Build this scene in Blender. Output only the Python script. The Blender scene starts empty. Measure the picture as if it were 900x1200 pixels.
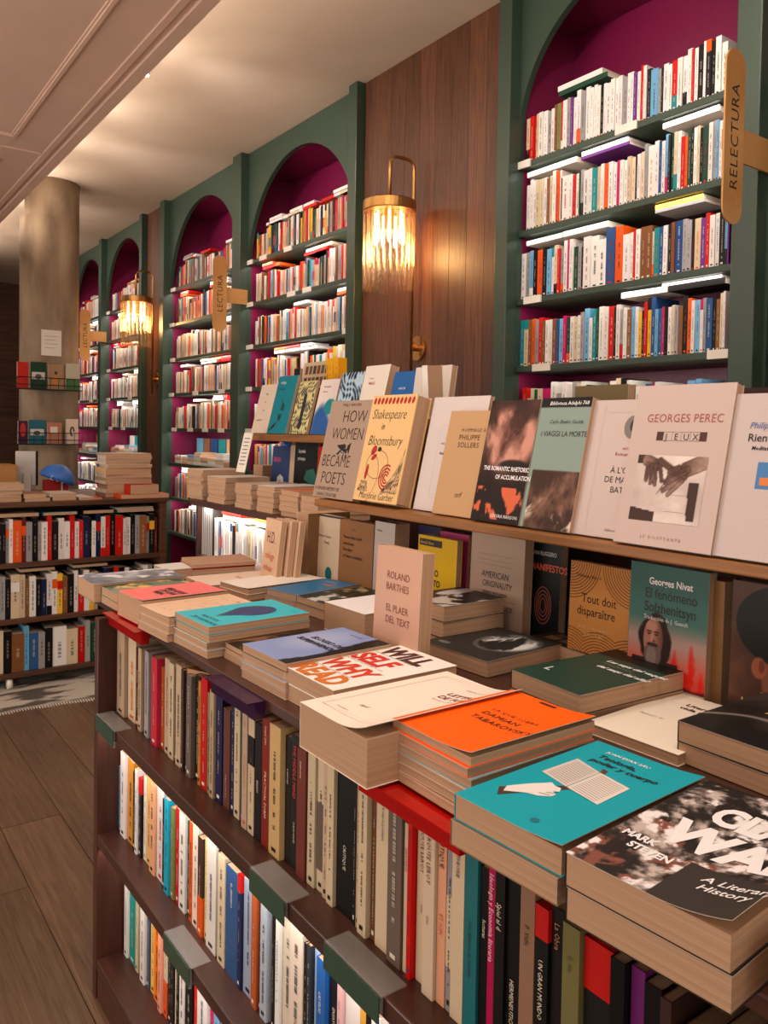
import bpy, math, random
import numpy as np
from mathutils import Matrix, Vector
random.seed(7)
SC = bpy.context.scene
COL = SC.collection
# ---------------------------------------------------------------- camera, world, lights, exposure
F, CY, YAW, PITCH, ROLL, CAMH = 945.0, 534.0, .6245, .029, .0173, 1.40
def cam_axes():
    cy, sy = math.cos(YAW), math.sin(YAW)
    f = np.array([sy, cy, 0]); r = np.array([cy, -sy, 0]); u = np.array([0, 0, 1.])
    cp, sp = math.cos(PITCH), math.sin(PITCH)
    f2 = f*cp-u*sp; u2 = u*cp+f*sp
    cr, sr = math.cos(ROLL), math.sin(ROLL)
    return np.array([r*cr+u2*sr, -(u2*cr-r*sr), f2])
M = cam_axes()
def pr(x, y, z):
    q = M@np.array([x, y, z-CAMH]); return 450+F*q[0]/q[2], CY+F*q[1]/q[2]
def at(u, v, ax, c):
    d = M.T@np.array([(u-450)/F, (v-CY)/F, 1]); o = np.array([0, 0, CAMH]); i = 'XYZ'.index(ax)
    return o+d*((c-o[i])/d[i])
def yat(u, X, z):                       # the Y on the line (X, ., z) that shows at picture column u
    a, b = -1.2, 14.0
    for _ in range(40):
        m = (a+b)/2
        q = M@np.array([X, m, z-CAMH])
        if q[2] <= 0.02 or 450+F*q[0]/q[2] > u: a = m
        else: b = m
    return (a+b)/2
cd = bpy.data.cameras.new('camera'); cam = bpy.data.objects.new('camera', cd); COL.objects.link(cam)
cd.sensor_fit = 'VERTICAL'; cd.sensor_height = 36; cd.sensor_width = 27; cd.lens = F/1200*36
cd.shift_y = (CY-600)/1200; cd.clip_start = .02; cd.clip_end = 60
R3 = Matrix((M[0], -M[1], -M[2])).transposed()
cam.matrix_world = Matrix.Translation((0, 0, CAMH))@R3.to_4x4()
SC.camera = cam
w = bpy.data.worlds.new('world'); SC.world = w; w.use_nodes = True
w.node_tree.nodes['Background'].inputs[0].default_value = (1, .85, .75, 1)
w.node_tree.nodes['Background'].inputs[1].default_value = .85
SC.view_settings.view_transform = 'Standard'; SC.view_settings.look = 'None'
SC.view_settings.gamma = 1; SC.view_settings.exposure = .5
SC.view_settings.use_curve_mapping = False
SC.cycles.max_bounces = 6; SC.cycles.transparent_max_bounces = 16; SC.cycles.sample_clamp_indirect = 4
WARM = (1, .85, .72); COOL = (1, .93, .86)
def area(name, loc, aim, sx, sy, power, col=WARM, spread=math.pi):
    l = bpy.data.lights.new(name, 'AREA'); l.shape = 'RECTANGLE'; l.size = sx; l.size_y = sy
    l.energy = power; l.color = col; l.spread = spread
    o = bpy.data.objects.new(name, l); COL.objects.link(o); o.location = loc
    z = -(Vector(aim)-Vector(loc)).normalized()
    x = Vector((0, 1, 0)); x = (x-z*x.dot(z)).normalized()
    if x.length < .1: x = Vector((1, 0, 0))
    y = z.cross(x); o.matrix_world = Matrix.Translation(loc)@Matrix((x, y, z)).transposed().to_4x4()
    return o
def spot(name, loc, aim, power, ang, blend=.6, col=WARM, r=.03):
    l = bpy.data.lights.new(name, 'SPOT'); l.energy = power; l.color = col; l.spot_size = math.radians(ang)
    l.spot_blend = blend; l.shadow_soft_size = r
    o = bpy.data.objects.new(name, l); COL.objects.link(o); o.location = loc
    o.rotation_euler = (Vector(aim)-Vector(loc)).to_track_quat('-Z', 'Y').to_euler(); return o
area('ceiling_lamp', (.62, .35, 2.93), (.72, .7, .9), .6, .6, 20)
area('ceiling_lamp', (.45, 1.6, 2.93), (.75, 1.5, .9), .5, .5, 14)
area('ceiling_lamp', (-.6, 3.2, 2.93), (.8, 4.0, .6), .6, .6, 16)
area('ceiling_lamp', (1.9, 1.2, 3.33), (2.0, 1.6, 1.4), .4, .8, 5)
area('added_beam_fill', (-1.9, 3.0, .5), (-.6, 3.4, 2.9), 1.2, 1.2, 26, (1, .86, .76))  # added fill light, no lamp stands here; brightens the underside of the beam
area('added_side_fill', (-3.6, 2.2, 1.3), (1.6, 3.4, 2.6), 3.0, 1.8, 15, (1, .84, .72))  # added fill from the left, no actual window; lifts ceiling and book fronts
area('ceiling_lamp', (-.5, .6, 2.93), (.6, 1.0, .3), .5, .5, 7)
area('cove_strip', (1.23, 5.2, 3.02), (2.6, 5.2, 3.9), 9.5, .05, 30, (1, .84, .70))
for y, e in ((1.9, 4), (2.9, 4), (4.12, 5), (5.03, 8), (5.76, 8), (6.56, 8), (7.6, 6)):     # spots on the beam edge that graze the ceiling and wash the shelves
    spot('beam_spot', (1.30, y, 3.16), (2.2, y-.1, 3.44), e*.55, 95, .9, (1, .9, .8))
for y in (2.0, 4.55, 6.1, 7.9, 9.2):
    spot('shelf_spot', (1.34, y-.55, 3.2), (2.8, y-.05, 2.75), 24, 80, .8, (1, .92, .9))
for z in (.688, .398):                                              # led lines under the boards of the display table
    area('shelf_led', (.583, .78, z), (.66, .78, z-.25), 2.3, .012, 2.0, COOL)

# ---------------------------------------------------------------- helpers
def lin(c):
    return tuple((x/12.92 if x <= .04045 else ((x+.055)/1.055)**2.4) for x in c)
PAL = dict(w=(.86, .84, .82), c=(.80, .72, .60), r=(.74, .09, .07), o=(.85, .33, .10), b=(.16, .30, .50), k=(.075, .065, .07),
           g=(.10, .25, .18), t=(.08, .50, .52), y=(.87, .68, .20), n=(.50, .31, .18), p=(.40, .18, .48), m=(.72, .08, .36),
           s=(.58, .57, .57), d=(.10, .12, .26), l=(.42, .64, .78), v=(.48, .47, .28), q=(.84, .60, .45), a=(.34, .09, .08),
           x=(.40, .34, .30), z=(.26, .18, .15), e=(.72, .63, .52))
NAMES = dict(w='white', c='cream', r='red', o='orange', b='blue', k='black', g='dark green', t='teal', y='yellow', n='tan brown',
             p='purple', m='magenta', s='grey', d='navy', l='light blue', v='olive', q='peach', a='maroon', x='taupe', z='dark brown', e='beige')
_ones = 'zeroth first second third fourth fifth sixth seventh eighth ninth tenth eleventh twelfth thirteenth fourteenth fifteenth sixteenth seventeenth eighteenth nineteenth'.split()
_tens = {2: 'twent', 3: 'thirt', 4: 'fort', 5: 'fift', 6: 'sixt', 7: 'sevent', 8: 'eight', 9: 'ninet'}
def ordw(n):
    if n < 20: return _ones[n]
    t, o = divmod(n, 10)
    return _tens[t]+'ieth' if o == 0 else _tens[t]+'y-'+_ones[o]
MATS = {}
def nodes(name):
    m = bpy.data.materials.new(name); m.use_nodes = True; nt = m.node_tree
    return m, nt, nt.nodes['Principled BSDF']
def N(nt, typ, **kw):
    n = nt.nodes.new(typ)
    for k, v in kw.items():
        if k[0] == 'i' and k[1:].isdigit(): n.inputs[int(k[1:])].default_value = v
        elif k in n.inputs: n.inputs[k].default_value = v
        else: setattr(n, k, v)
    return n
def plain(name, c, rough=.5, metal=0, spec=.5, bump=0, bscale=40, srgb=True):
    if name in MATS: return MATS[name]
    m, nt, b = nodes(name); col = lin(c)
    nz = N(nt, 'ShaderNodeTexNoise'); nz.inputs['Scale'].default_value = bscale
    tc = N(nt, 'ShaderNodeTexCoord'); nt.links.new(tc.outputs['Object'], nz.inputs['Vector'])
    mx = N(nt, 'ShaderNodeMix', data_type='RGBA'); mx.inputs[6].default_value = (*[x*.88 for x in col], 1); mx.inputs[7].default_value = (*[min(1, x*1.1) for x in col], 1)
    nt.links.new(nz.outputs[0], mx.inputs[0]); nt.links.new(mx.outputs[2], b.inputs['Base Color'])
    b.inputs['Roughness'].default_value = rough; b.inputs['Metallic'].default_value = metal; b.inputs['Specular IOR Level'].default_value = spec
    if bump:
        bp = N(nt, 'ShaderNodeBump'); bp.inputs['Strength'].default_value = bump; bp.inputs['Distance'].default_value = .002
        nt.links.new(nz.outputs[0], bp.inputs['Height']); nt.links.new(bp.outputs[0], b.inputs['Normal'])
    MATS[name] = m; return m
def emit(name, c, s):
    if name in MATS: return MATS[name]
    m, nt, b = nodes(name); b.inputs['Base Color'].default_value = (*c, 1); b.inputs['Emission Color'].default_value = (*c, 1); b.inputs['Emission Strength'].default_value = s
    MATS[name] = m; return m
def wood(name, c1, c2, axis=1, scale=1, rough=.45, stretch=14, rnd=.25, spec=.4, bump=.25):
    """grain along an axis, each object its own tone"""
    if name in MATS: return MATS[name]
    m, nt, b = nodes(name); tc = N(nt, 'ShaderNodeTexCoord'); oi = N(nt, 'ShaderNodeObjectInfo')
    mp = N(nt, 'ShaderNodeMapping'); s = [scale*stretch]*3; s[axis] = scale*.9; mp.inputs['Scale'].default_value = s
    ad = N(nt, 'ShaderNodeVectorMath', operation='ADD'); sc = N(nt, 'ShaderNodeVectorMath', operation='SCALE'); sc.inputs[3].default_value = 37
    cx = N(nt, 'ShaderNodeCombineXYZ')
    for i in range(3): nt.links.new(oi.outputs['Random'], cx.inputs[i])
    nt.links.new(cx.outputs[0], sc.inputs[0]); nt.links.new(tc.outputs['Object'], ad.inputs[0]); nt.links.new(sc.outputs[0], ad.inputs[1])
    nt.links.new(ad.outputs[0], mp.inputs[0])
    nz = N(nt, 'ShaderNodeTexNoise'); nz.inputs['Scale'].default_value = 3; nz.inputs['Detail'].default_value = 8; nz.inputs['Distortion'].default_value = 1.1
    nt.links.new(mp.outputs[0], nz.inputs['Vector'])
    n2 = N(nt, 'ShaderNodeTexNoise'); n2.inputs['Scale'].default_value = 1.6; nt.links.new(ad.outputs[0], n2.inputs['Vector'])
    cr = N(nt, 'ShaderNodeValToRGB'); cr.color_ramp.elements[0].position = .32; cr.color_ramp.elements[1].position = .7
    cr.color_ramp.elements[0].color = (*lin(c1), 1); cr.color_ramp.elements[1].color = (*lin(c2), 1)
    nt.links.new(nz.outputs[0], cr.inputs[0])
    ma = N(nt, 'ShaderNodeMath', operation='MULTIPLY_ADD'); ma.inputs[1].default_value = rnd*2; ma.inputs[2].default_value = 1-rnd
    nt.links.new(oi.outputs['Random'], ma.inputs[0])
    m2 = N(nt, 'ShaderNodeMath', operation='MULTIPLY_ADD'); m2.inputs[1].default_value = .6; m2.inputs[2].default_value = .7; nt.links.new(n2.outputs[0], m2.inputs[0])
    m3 = N(nt, 'ShaderNodeMath', operation='MULTIPLY'); nt.links.new(ma.outputs[0], m3.inputs[0]); nt.links.new(m2.outputs[0], m3.inputs[1])
    vs = N(nt, 'ShaderNodeVectorMath', operation='SCALE'); nt.links.new(cr.outputs[0], vs.inputs[0]); nt.links.new(m3.outputs[0], vs.inputs[3])
    nt.links.new(vs.outputs[0], b.inputs['Base Color']); b.inputs['Roughness'].default_value = rough; b.inputs['Specular IOR Level'].default_value = spec
    bp = N(nt, 'ShaderNodeBump'); bp.inputs['Strength'].default_value = bump; bp.inputs['Distance'].default_value = .002
    nt.links.new(nz.outputs[0], bp.inputs['Height']); nt.links.new(bp.outputs[0], b.inputs['Normal'])
    MATS[name] = m; return m
def print_mat(name='printed_cover', rough=.42):
    if name in MATS: return MATS[name]
    m, nt, b = nodes(name); a = N(nt, 'ShaderNodeAttribute', attribute_name='col')
    nt.links.new(a.outputs['Color'], b.inputs['Base Color']); b.inputs['Roughness'].default_value = rough; b.inputs['Specular IOR Level'].default_value = .22
    MATS[name] = m; return m
def pages_mat(name, c1, c2):
    if name in MATS: return MATS[name]
    m, nt, b = nodes(name); tc = N(nt, 'ShaderNodeTexCoord'); mp = N(nt, 'ShaderNodeMapping'); mp.inputs['Scale'].default_value = (3, 3, 900)
    nz = N(nt, 'ShaderNodeTexNoise'); nz.inputs['Scale'].default_value = 1; nz.inputs['Detail'].default_value = 2
    nt.links.new(tc.outputs['Object'], mp.inputs[0]); nt.links.new(mp.outputs[0], nz.inputs['Vector'])
    cr = N(nt, 'ShaderNodeValToRGB'); cr.color_ramp.elements[0].position = .3; cr.color_ramp.elements[1].position = .7
    cr.color_ramp.elements[0].color = (*lin(c1), 1); cr.color_ramp.elements[1].color = (*lin(c2), 1)
    nt.links.new(nz.outputs[0], cr.inputs[0]); nt.links.new(cr.outputs[0], b.inputs['Base Color']); b.inputs['Roughness'].default_value = .85; b.inputs['Specular IOR Level'].default_value = .1
    MATS[name] = m; return m
PRINT = print_mat(); PAGES = pages_mat('pages', (.68, .54, .42), (.76, .62, .50)); PAGEW = pages_mat('white_pages', (.74, .68, .60), (.92, .87, .80))
GREEN = plain('green_paint', (.185, .255, .205), .38, bump=.1); PURPLE = plain('plum_paint', (.46, .09, .25), .30)
PLASTER = plain('plaster', (.80, .72, .64), .9, spec=.1, bscale=3); BRASS = plain('brass', (.74, .55, .32), .32, 1)
SIGNM = plain('bronze_sign', (.74, .54, .30), .42, .25); TABLE = wood('dark_table_wood', (.22, .12, .09), (.30, .17, .125), 1, 1, .35, 10, .06, .5, .12)
LEDGE = wood('ledge_wood', (.46, .29, .13), (.58, .38, .18), 1, 1, .45, 14, .05); DARKW = wood('dark_side_wood', (.20, .10, .07), (.30, .155, .11), 2, 1, .4, 10, .05)
PANELW = wood('wall_panel_wood', (.25, .14, .09), (.42, .25, .155), 2, 1.6, .42, 26, .22, .5, .3); FLOORW = wood('floor_wood', (.33, .245, .18), (.45, .345, .26), 1, 1.5, .42, 22, .24, .5, .25)
CASEW = wood('brown_case_wood', (.25, .15, .10), (.38, .24, .16), 0, 1, .45, 12, .05); BLACKM = plain('black_metal', (.05, .045, .045), .45, .4)
ACRYL, _nt, _b = nodes('clear_acrylic'); _b.inputs['Base Color'].default_value = (.9, .93, .9, 1); _b.inputs['Roughness'].default_value = .06; _b.inputs['Alpha'].default_value = .10
STRIPG = plain('green_label', (.17, .29, .23), .3); CARD = plain('white_card', (.88, .85, .80), .6, bscale=5)

class MB:
    def __init__(s): s.v, s.f, s.c = [], [], []
    def quad(s, pts, c=(1, 1, 1)):
        n = len(s.v); s.v += [tuple(p) for p in pts]; s.c += [c]*len(pts); s.f.append(tuple(range(n, n+len(pts))))
    def box(s, x0, x1, y0, y1, z0, z1, c=(1, 1, 1), top=None, rot=None):
        n = len(s.v); P = [(x0, y0, z0), (x1, y0, z0), (x1, y1, z0), (x0, y1, z0), (x0, y0, z1), (x1, y0, z1), (x1, y1, z1), (x0, y1, z1)]
        s.v += P; s.c += [c]*8
        s.f += [tuple(n+i for i in q) for q in ((0, 3, 2, 1), (4, 5, 6, 7), (0, 1, 5, 4), (1, 2, 6, 5), (2, 3, 7, 6), (3, 0, 4, 7))]
    def tube(s, path, r, n=8, c=(1, 1, 1), caps=True):
        path = [Vector(p) for p in path]; rings = []
        for i, p in enumerate(path):
            d = (path[min(i+1, len(path)-1)]-path[max(i-1, 0)]).normalized()
            a = Vector((0, 0, 1)) if abs(d.z) < .9 else Vector((1, 0, 0)); u = d.cross(a).normalized(); v = d.cross(u)
            rr = r[i] if isinstance(r, (list, tuple)) else r; b = len(s.v)
            for k in range(n):
                t = 2*math.pi*k/n; s.v.append(tuple(p+u*rr*math.cos(t)+v*rr*math.sin(t))); s.c.append(c)
            rings.append(b)
        for a, b in zip(rings, rings[1:]):
            for k in range(n): s.f.append((a+k, a+(k+1) % n, b+(k+1) % n, b+k))
        if caps: s.f.append(tuple(rings[0]+k for k in range(n))[::-1]); s.f.append(tuple(rings[-1]+k for k in range(n)))
    def disc_stack(s, cx, cy, prof, n=24, c=(1, 1, 1)):
        s.tube([(cx, cy, z) for r, z in prof], [max(r, 1e-4) for r, z in prof], n, c)
    def prism(s, pts, z0, z1, c=(1, 1, 1)):
        n = len(s.v); k = len(pts); s.v += [(x, y, z0) for x, y in pts]+[(x, y, z1) for x, y in pts]; s.c += [c]*(2*k)
        s.f.append(tuple(range(n, n+k))[::-1]); s.f.append(tuple(range(n+k, n+2*k)))
        for i in range(k): j = (i+1) % k; s.f.append((n+i, n+j, n+k+j, n+k+i))
    def mesh(s, name, mats, smooth=False):
        me = bpy.data.meshes.new(name); me.from_pydata(s.v, [], s.f); me.update()
        if mats is PRINT or (isinstance(mats, list) and PRINT in mats):
            a = me.color_attributes.new('col', 'FLOAT_COLOR', 'POINT')
            a.data.foreach_set('color', np.concatenate([np.array([lin(x) for x in s.c], dtype=np.float32), np.ones((len(s.c), 1), np.float32)], 1).ravel())
        me.materials.append(mats)
        if smooth: me.shade_smooth()
        return me
    def build(s, name, mat, parent=None, smooth=False, mw=None):
        o = bpy.data.objects.new(name, s.mesh(name, mat, smooth)); COL.objects.link(o)
        if parent: o.parent = parent
        if mw is not None: o.matrix_world = mw
        return o
def tag(o, label=None, cat=None, group=None, kind=None):
    for k, v in (('label', label), ('category', cat), ('group', group), ('kind', kind)):
        if v: o[k] = v
    return o
def empty(name, loc=(0, 0, 0)):
    o = bpy.data.objects.new(name, None); COL.objects.link(o); o.location = loc; o.empty_display_size = .1; return o
def boxo(name, b, mat, parent=None, bevel=0):
    """a box part in its parent's frame; its own origin sits at its centre"""
    c = [(b[0]+b[1])/2, (b[2]+b[3])/2, (b[4]+b[5])/2]; m = MB()
    h = [(b[1]-b[0])/2, (b[3]-b[2])/2, (b[5]-b[4])/2]; m.box(-h[0], h[0], -h[1], h[1], -h[2], h[2])
    o = m.build(name, mat, parent); o.location = c
    if bevel:
        mo = o.modifiers.new('b', 'BEVEL'); mo.width = bevel; mo.segments = 2
    return o

# ---------------------------------------------------------------- books
def jit(c, a=.03):
    d = random.uniform(-a, a); return tuple(min(1, max(0, x+d+random.uniform(-.01, .01))) for x in c)
def curlf(W, amt, start=.55):
    return (lambda x, y: amt*max(0, (x/W-start)/(1-start))**2) if amt else (lambda x, y: 0)
def book_cover_mesh(W, H, T, c, back=None, spine=None, t=.0009, hard=False, art=None, res=(60, 84), curl=None, over=0):
    """spine at x=0, fore-edge at x=W, front cover on top at z=T"""
    m = MB(); back = back or c; spine = spine or c
    x1, y0, y1 = W+over, -over, H+over
    m.box(0, x1, y0, y1, 0, t, back)
    m.box(-t, 0, y0, y1, 0, T, spine)
    nx, ny = (res if art else (12, 1)) if (art or curl) else (1, 1)
    cf = curl or (lambda x, y: 0)
    n = len(m.v); xs = np.linspace(0, x1, nx+1); ys = np.linspace(y0, y1, ny+1)
    if art:
        U, V = np.meshgrid(xs/W, ys/H); A = np.clip(art(U, V), 0, 1).reshape(-1, 3)
    i = 0
    for y in ys:
        for x in xs:
            m.v.append((x, y, T+cf(x, y))); m.c.append(tuple(A[i]) if art else c); i += 1
    for j in range(ny):
        for k in range(nx):
            q = n+j*(nx+1)+k; m.f.append((q, q+1, q+nx+2, q+nx+1))
    n2 = len(m.v)                        # underside and rim of the front cover
    for y in (y0, y1):
        for x in xs: m.v.append((x, y, T-t+cf(x, y))); m.c.append((.86, .82, .76) if not hard else c)
    for k in range(nx): m.f.append((n2+k, n2+nx+1+k, n2+nx+2+k, n2+k+1))
    for k in range(nx):
        m.f.append((n2+k, n2+k+1, n+k+1, n+k)); q = n+ny*(nx+1)+k; m.f.append((q, q+1, n2+nx+1+k+1, n2+nx+1+k))
    m.quad([(x1, y0, T-t+cf(x1, 0)), (x1, y1, T-t+cf(x1, 0)), (x1, y1, T+cf(x1, 0)), (x1, y0, T+cf(x1, 0))], (.8, .76, .7) if not hard else c)
    return m
SPINE = Matrix(((1, 0, 0, 0), (0, 0, -1, 0), (0, 1, 0, 0), (0, 0, 0, 1)))       # upright, spine towards -X
FACE = Matrix(((0, 0, -1, 0), (-1, 0, 0, 0), (0, 1, 0, 0), (0, 0, 0, 1)))       # upright, cover towards -X
LIE = Matrix(((0, 1, 0, 0), (-1, 0, 0, 0), (0, 0, 1, 0), (0, 0, 0, 1)))         # lying, head away from the aisle
def mat_lie(x, y, z, rot=0): return Matrix.Translation((x, y, z))@Matrix.Rotation(math.radians(rot), 4, 'Z')@LIE
def mat_face(x, y, z, lean=0, yaw=0):
    return Matrix.Translation((x, y, z))@Matrix.Rotation(math.radians(yaw), 4, 'Z')@Matrix.Rotation(math.radians(lean), 4, 'Y')@FACE
def mat_spine(x, y, z, tilt=0, yaw=0): return Matrix.Translation((x, y, z))@Matrix.Rotation(math.radians(yaw), 4, 'Z')@Matrix.Rotation(math.radians(tilt), 4, 'X')@SPINE
_txt = {}
def text_mesh(s, size, bold=0, shear=0, sp=1.0, align='LEFT'):
    k = (s, size, bold, shear, sp, align)
    if k not in _txt:
        c = bpy.data.curves.new('lettering', 'FONT'); c.body = s; c.size = size; c.offset = bold*size; c.shear = shear; c.space_character = sp
        c.resolution_u = 1 if size < .012 else 3; c.align_x = align; c.fill_mode = 'FRONT'
        o = bpy.data.objects.new('lettering', c); me = bpy.data.meshes.new_from_object(o)
        co = np.zeros(len(me.vertices)*3); me.vertices.foreach_get('co', co)
        _txt[k] = (co.reshape(-1, 3), [tuple(p.vertices) for p in me.polygons])
        bpy.data.objects.remove(o); bpy.data.curves.remove(c); bpy.data.meshes.remove(me)
    return _txt[k]
def flat_mat(c):
    k = 'ink_%02x%02x%02x' % tuple(int(x*255) for x in c)
    if k not in MATS:
        m, nt, b = nodes(k); b.inputs['Base Color'].default_value = (*lin(c), 1); b.inputs['Roughness'].default_value = .5; MATS[k] = m
    return MATS[k]
def letter(book, s, x, y, size, c, xs=1.0, rot=0, **kw):
    """printed words on a front cover, in the cover's own plane"""
    v, f = text_mesh(s, size, **kw)
    if not len(v): return
    ca, sa = math.cos(math.radians(rot)), math.sin(math.radians(rot)); T = book['_T']; cf = CURL.get(book.name)
    out = []
    for p in v:
        px, py = p[0]*xs, p[1]; X, Y = x+px*ca-py*sa, y+px*sa+py*ca; out.append((X, Y, T+.0006+(cf(X, Y) if cf else 0)))
    me = bpy.data.meshes.new('lettering'); me.from_pydata(out, [], f); me.materials.append(flat_mat(c))
    o = bpy.data.objects.new('lettering', me); COL.objects.link(o); o.parent = book; return o
def spine_letter(book, s, T, y0, size, c, up=True, xs=1.0, **kw):
    v, f = text_mesh(s, size, **kw)
    if not len(v): return
    off = size*.35
    out = [(-.0022, y0+p[0]*xs, T/2+off-p[1]) if up else (-.0022, y0-p[0]*xs, T/2-off+p[1]) for p in v]
    me = bpy.data.meshes.new('lettering'); me.from_pydata(out, [], f); me.materials.append(flat_mat(c))
    o = bpy.data.objects.new('lettering', me); COL.objects.link(o); o.parent = book; return o
CURL = {}
def shape(book, name, pts, c, dz=.0004):
    """a flat printed shape on the cover"""
    T = book['_T']; cf = CURL.get(book.name, lambda x, y: 0); m = MB(); m.quad([(x, y, T+dz+cf(x, y)) for x, y in pts])
    o = m.build(name, flat_mat(c), book); return o
def ell(cx, cy, rx, ry, n=24, a=0):
    ca, sa = math.cos(a), math.sin(a)
    return [(cx+rx*math.cos(t)*ca-ry*math.sin(t)*sa, cy+rx*math.cos(t)*sa+ry*math.sin(t)*ca) for t in (2*math.pi*i/n for i in range(n))]
def rect(x0, x1, y0, y1): return [(x0, y0), (x1, y0), (x1, y1), (x0, y1)]
def book(mw, W, H, T, c, label, group=None, cat='book', name='book', pages=None, curl=0, **kw):
    cf = curlf(W, curl) if curl else None
    m = book_cover_mesh(W, H, T, c, curl=cf, **kw)
    o = m.build(name, PRINT, None, mw=mw); o['_T'] = T
    if cf: CURL[o.name] = cf
    tag(o, label, cat, group)
    t = .0009 if not kw.get('hard') else .0025; i = .003 if kw.get('over') else .0006
    p = MB(); p.box(.0003, W-.0012, .0008, H-.0008, t, T-t-.0002); p.build('pages', pages or PAGES, o)
    return o
def shelf_book(mw, D, H, T, key, label, group, name='book', pages=None, marks=True, cap=None, col=None):
    c = jit(col or PAL[key]); m = MB(); t = .0008
    m.box(0, D, 0, H, 0, t, c); m.box(0, D, 0, H, T-t, T, c); m.box(-.001, 0, 0, H, 0, T, c)
    lum = sum(c)/3; ink = (.12, .11, .11) if lum > .4 else (.85, .82, .75)
    if cap: m.box(-.0016, D*.5, H*cap[1], H*cap[2], -.0002, T+.0002, PAL[cap[0]])
    if marks and T > .006:                 # rows of tiny print too small to read, publisher's mark at the foot
        y = H*random.uniform(.12, .3); e = H*random.uniform(.7, .92); wd = T*random.uniform(.12, .24)
        if random.random() < .15: ink = PAL[random.choice('rob')]
        while y < e:
            l = random.uniform(.0012, .0042)
            m.quad([(-.0018, y, T/2-wd/2), (-.0018, y, T/2+wd/2), (-.0018, min(y+l, e), T/2+wd/2), (-.0018, min(y+l, e), T/2-wd/2)], tuple(.62*a+.38*b for a, b in zip(ink, c)))
            y += l+random.choice((.0009, .0009, .0012, .0012, .0012, .003, .003, .014))
        m.quad([(-.0018, .008, T*.3), (-.0018, .008, T*.7), (-.0018, .014, T*.7), (-.0018, .014, T*.3)], ink)
    o = m.build(name, PRINT, None, mw=mw); tag(o, label, 'book', group)
    p = MB(); p.box(0, D-.001, .001, H-.001, t, T-t); p.build('pages', pages or PAGES, o); return o
# ---------------------------------------------------------------- the room
FZ, CZ, BZ, BX = .03, 3.345, 2.95, 1.20
def structure(o, label=None): tag(o, label, None, None, 'structure'); return o
fl = structure(boxo('floor', (-4, 4.2, -3, 12.6, FZ-.12, FZ-.012), plain('floor_base', (.22, .14, .09), .7)))
xs = [-.408, -.218, -.028, .162, .352, .542, .735, .92, 1.11, 1.30, 1.49, 1.68, 1.87, 2.06, 2.25, 2.45]
for i in range(len(xs)-1):
    y = -.4-random.random(); js = []
    if i == 5: js = [-.4, 1.2, 2.94, 4.4, 6.3, 8.5, 11]
    elif i == 4: js = [-.4, 1.1, 2.52, 3.9, 5.8, 7.7, 9.5, 11.5]
    elif i == 6: js = [-.4, 1.6, 3.3, 4.9, 6.8, 8.8, 11.5]
    else:
        while y < 12: js.append(y); y += random.uniform(1.4, 2.3)
    for a, b in zip(js, js[1:]):
        boxo('plank', (xs[i]+.0012, xs[i+1]-.0012, a+.0012, b-.0012, FZ-.0115, FZ+random.uniform(-.0006, .0006)), FLOORW, fl).location -= Vector(fl.location)
ce = structure(boxo('ceiling', (1.19, 4.2, -3, 12.6, CZ, CZ+.1), PLASTER))
bm = structure(boxo('ceiling_beam', (-4, BX, -3, 12.6, BZ, CZ+.05), plain('beam_plaster', (.84, .71, .63), .85, bscale=3)))
def mould(x0, x1, y0, y1, w=.035, d=.014):       # a rectangle of raised moulding under the beam
    m = MB()
    for k, (ww, dd) in enumerate(((w, d*.5), (w*.45, d))):
        o = (w-ww)/2
        m.box(x0-w+o, x0-o, y0-w, y1+w, BZ-dd, BZ-.0005); m.box(x1+o, x1+w-o, y0-w, y1+w, BZ-dd, BZ-.0005)
        m.box(x0-o, x1+o, y0-w+o, y0-o, BZ-dd, BZ-.0005); m.box(x0-o, x1+o, y1+o, y1+w-o, BZ-dd, BZ-.0005)
    return m
tr = structure(empty('trim_1'))
for x0, x1, y0, y1 in ((-.9, .90, .3, 4.68), (-.9, .90, 5.18, 9.6)): mould(x0, x1, y0, y1).build('panel_moulding', MATS['beam_plaster'], tr)
m = MB(); m.box(1.105, 1.135, -3, 12.5, BZ-.012, BZ-.0005); m.box(1.16, 1.2, -3, 12.5, BZ-.02, BZ-.0005); m.box(1.2, 1.215, -3, 12.5, BZ-.02, BZ+.03)
m.build('edge_moulding', MATS['beam_plaster'], tr)
m = MB(); m.box(-4, 1.1, 4.90, 4.925, BZ-.01, BZ-.0005); m.build('cross_moulding', MATS['beam_plaster'], tr)
wl = structure(boxo('wall_right', (2.98, 3.1, -3, 12.6, FZ-.012, CZ), DARKW))
fw = structure(boxo('wall_far', (-4, 3.0, 12.0, 12.1, FZ-.012, CZ), CASEW))
for x in np.arange(1.2, 2.9, .42): boxo('panel', (x+.004, x+.416, 11.97, 12.0, FZ, 3.2), CASEW, fw).location -= Vector(fw.location)
# planks of the wood panels between the bookcases
def panelling(name, y0, y1, n):
    p = empty(name, (2.55, y0, FZ)); structure(p)
    boxo('backing', (.025, .12, 0, y1-y0, 0, CZ-FZ), DARKW, p)
    wd = (y1-y0)/n
    for i in range(n):
        boxo('plank', (0, .0245, i*wd+.0006, (i+1)*wd-.0006, 0, CZ-FZ-.001), PANELW, p, .0012)
    return p
panelling('wall_panel_right', 2.655, 3.772, 9); panelling('wall_panel_far', 6.825, 7.275, 4)
# small spotlight on the beam edge
sp = tag(empty('spotlight', (1.225, 3.55, 2.955)), 'tiny bright spotlight on the edge of the pale ceiling beam', 'lamp')
m = MB(); m.disc_stack(0, 0, [(.022, 0), (.022, .05), (.012, .055)], 16); m.build('housing', CARD, sp, True)
m = MB(); m.disc_stack(0, 0, [(.017, -.003), (.018, -.0005)], 16); m.build('lamp_lens', emit('spot_glow', (1, .93, .85), 30), sp, True)

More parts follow.
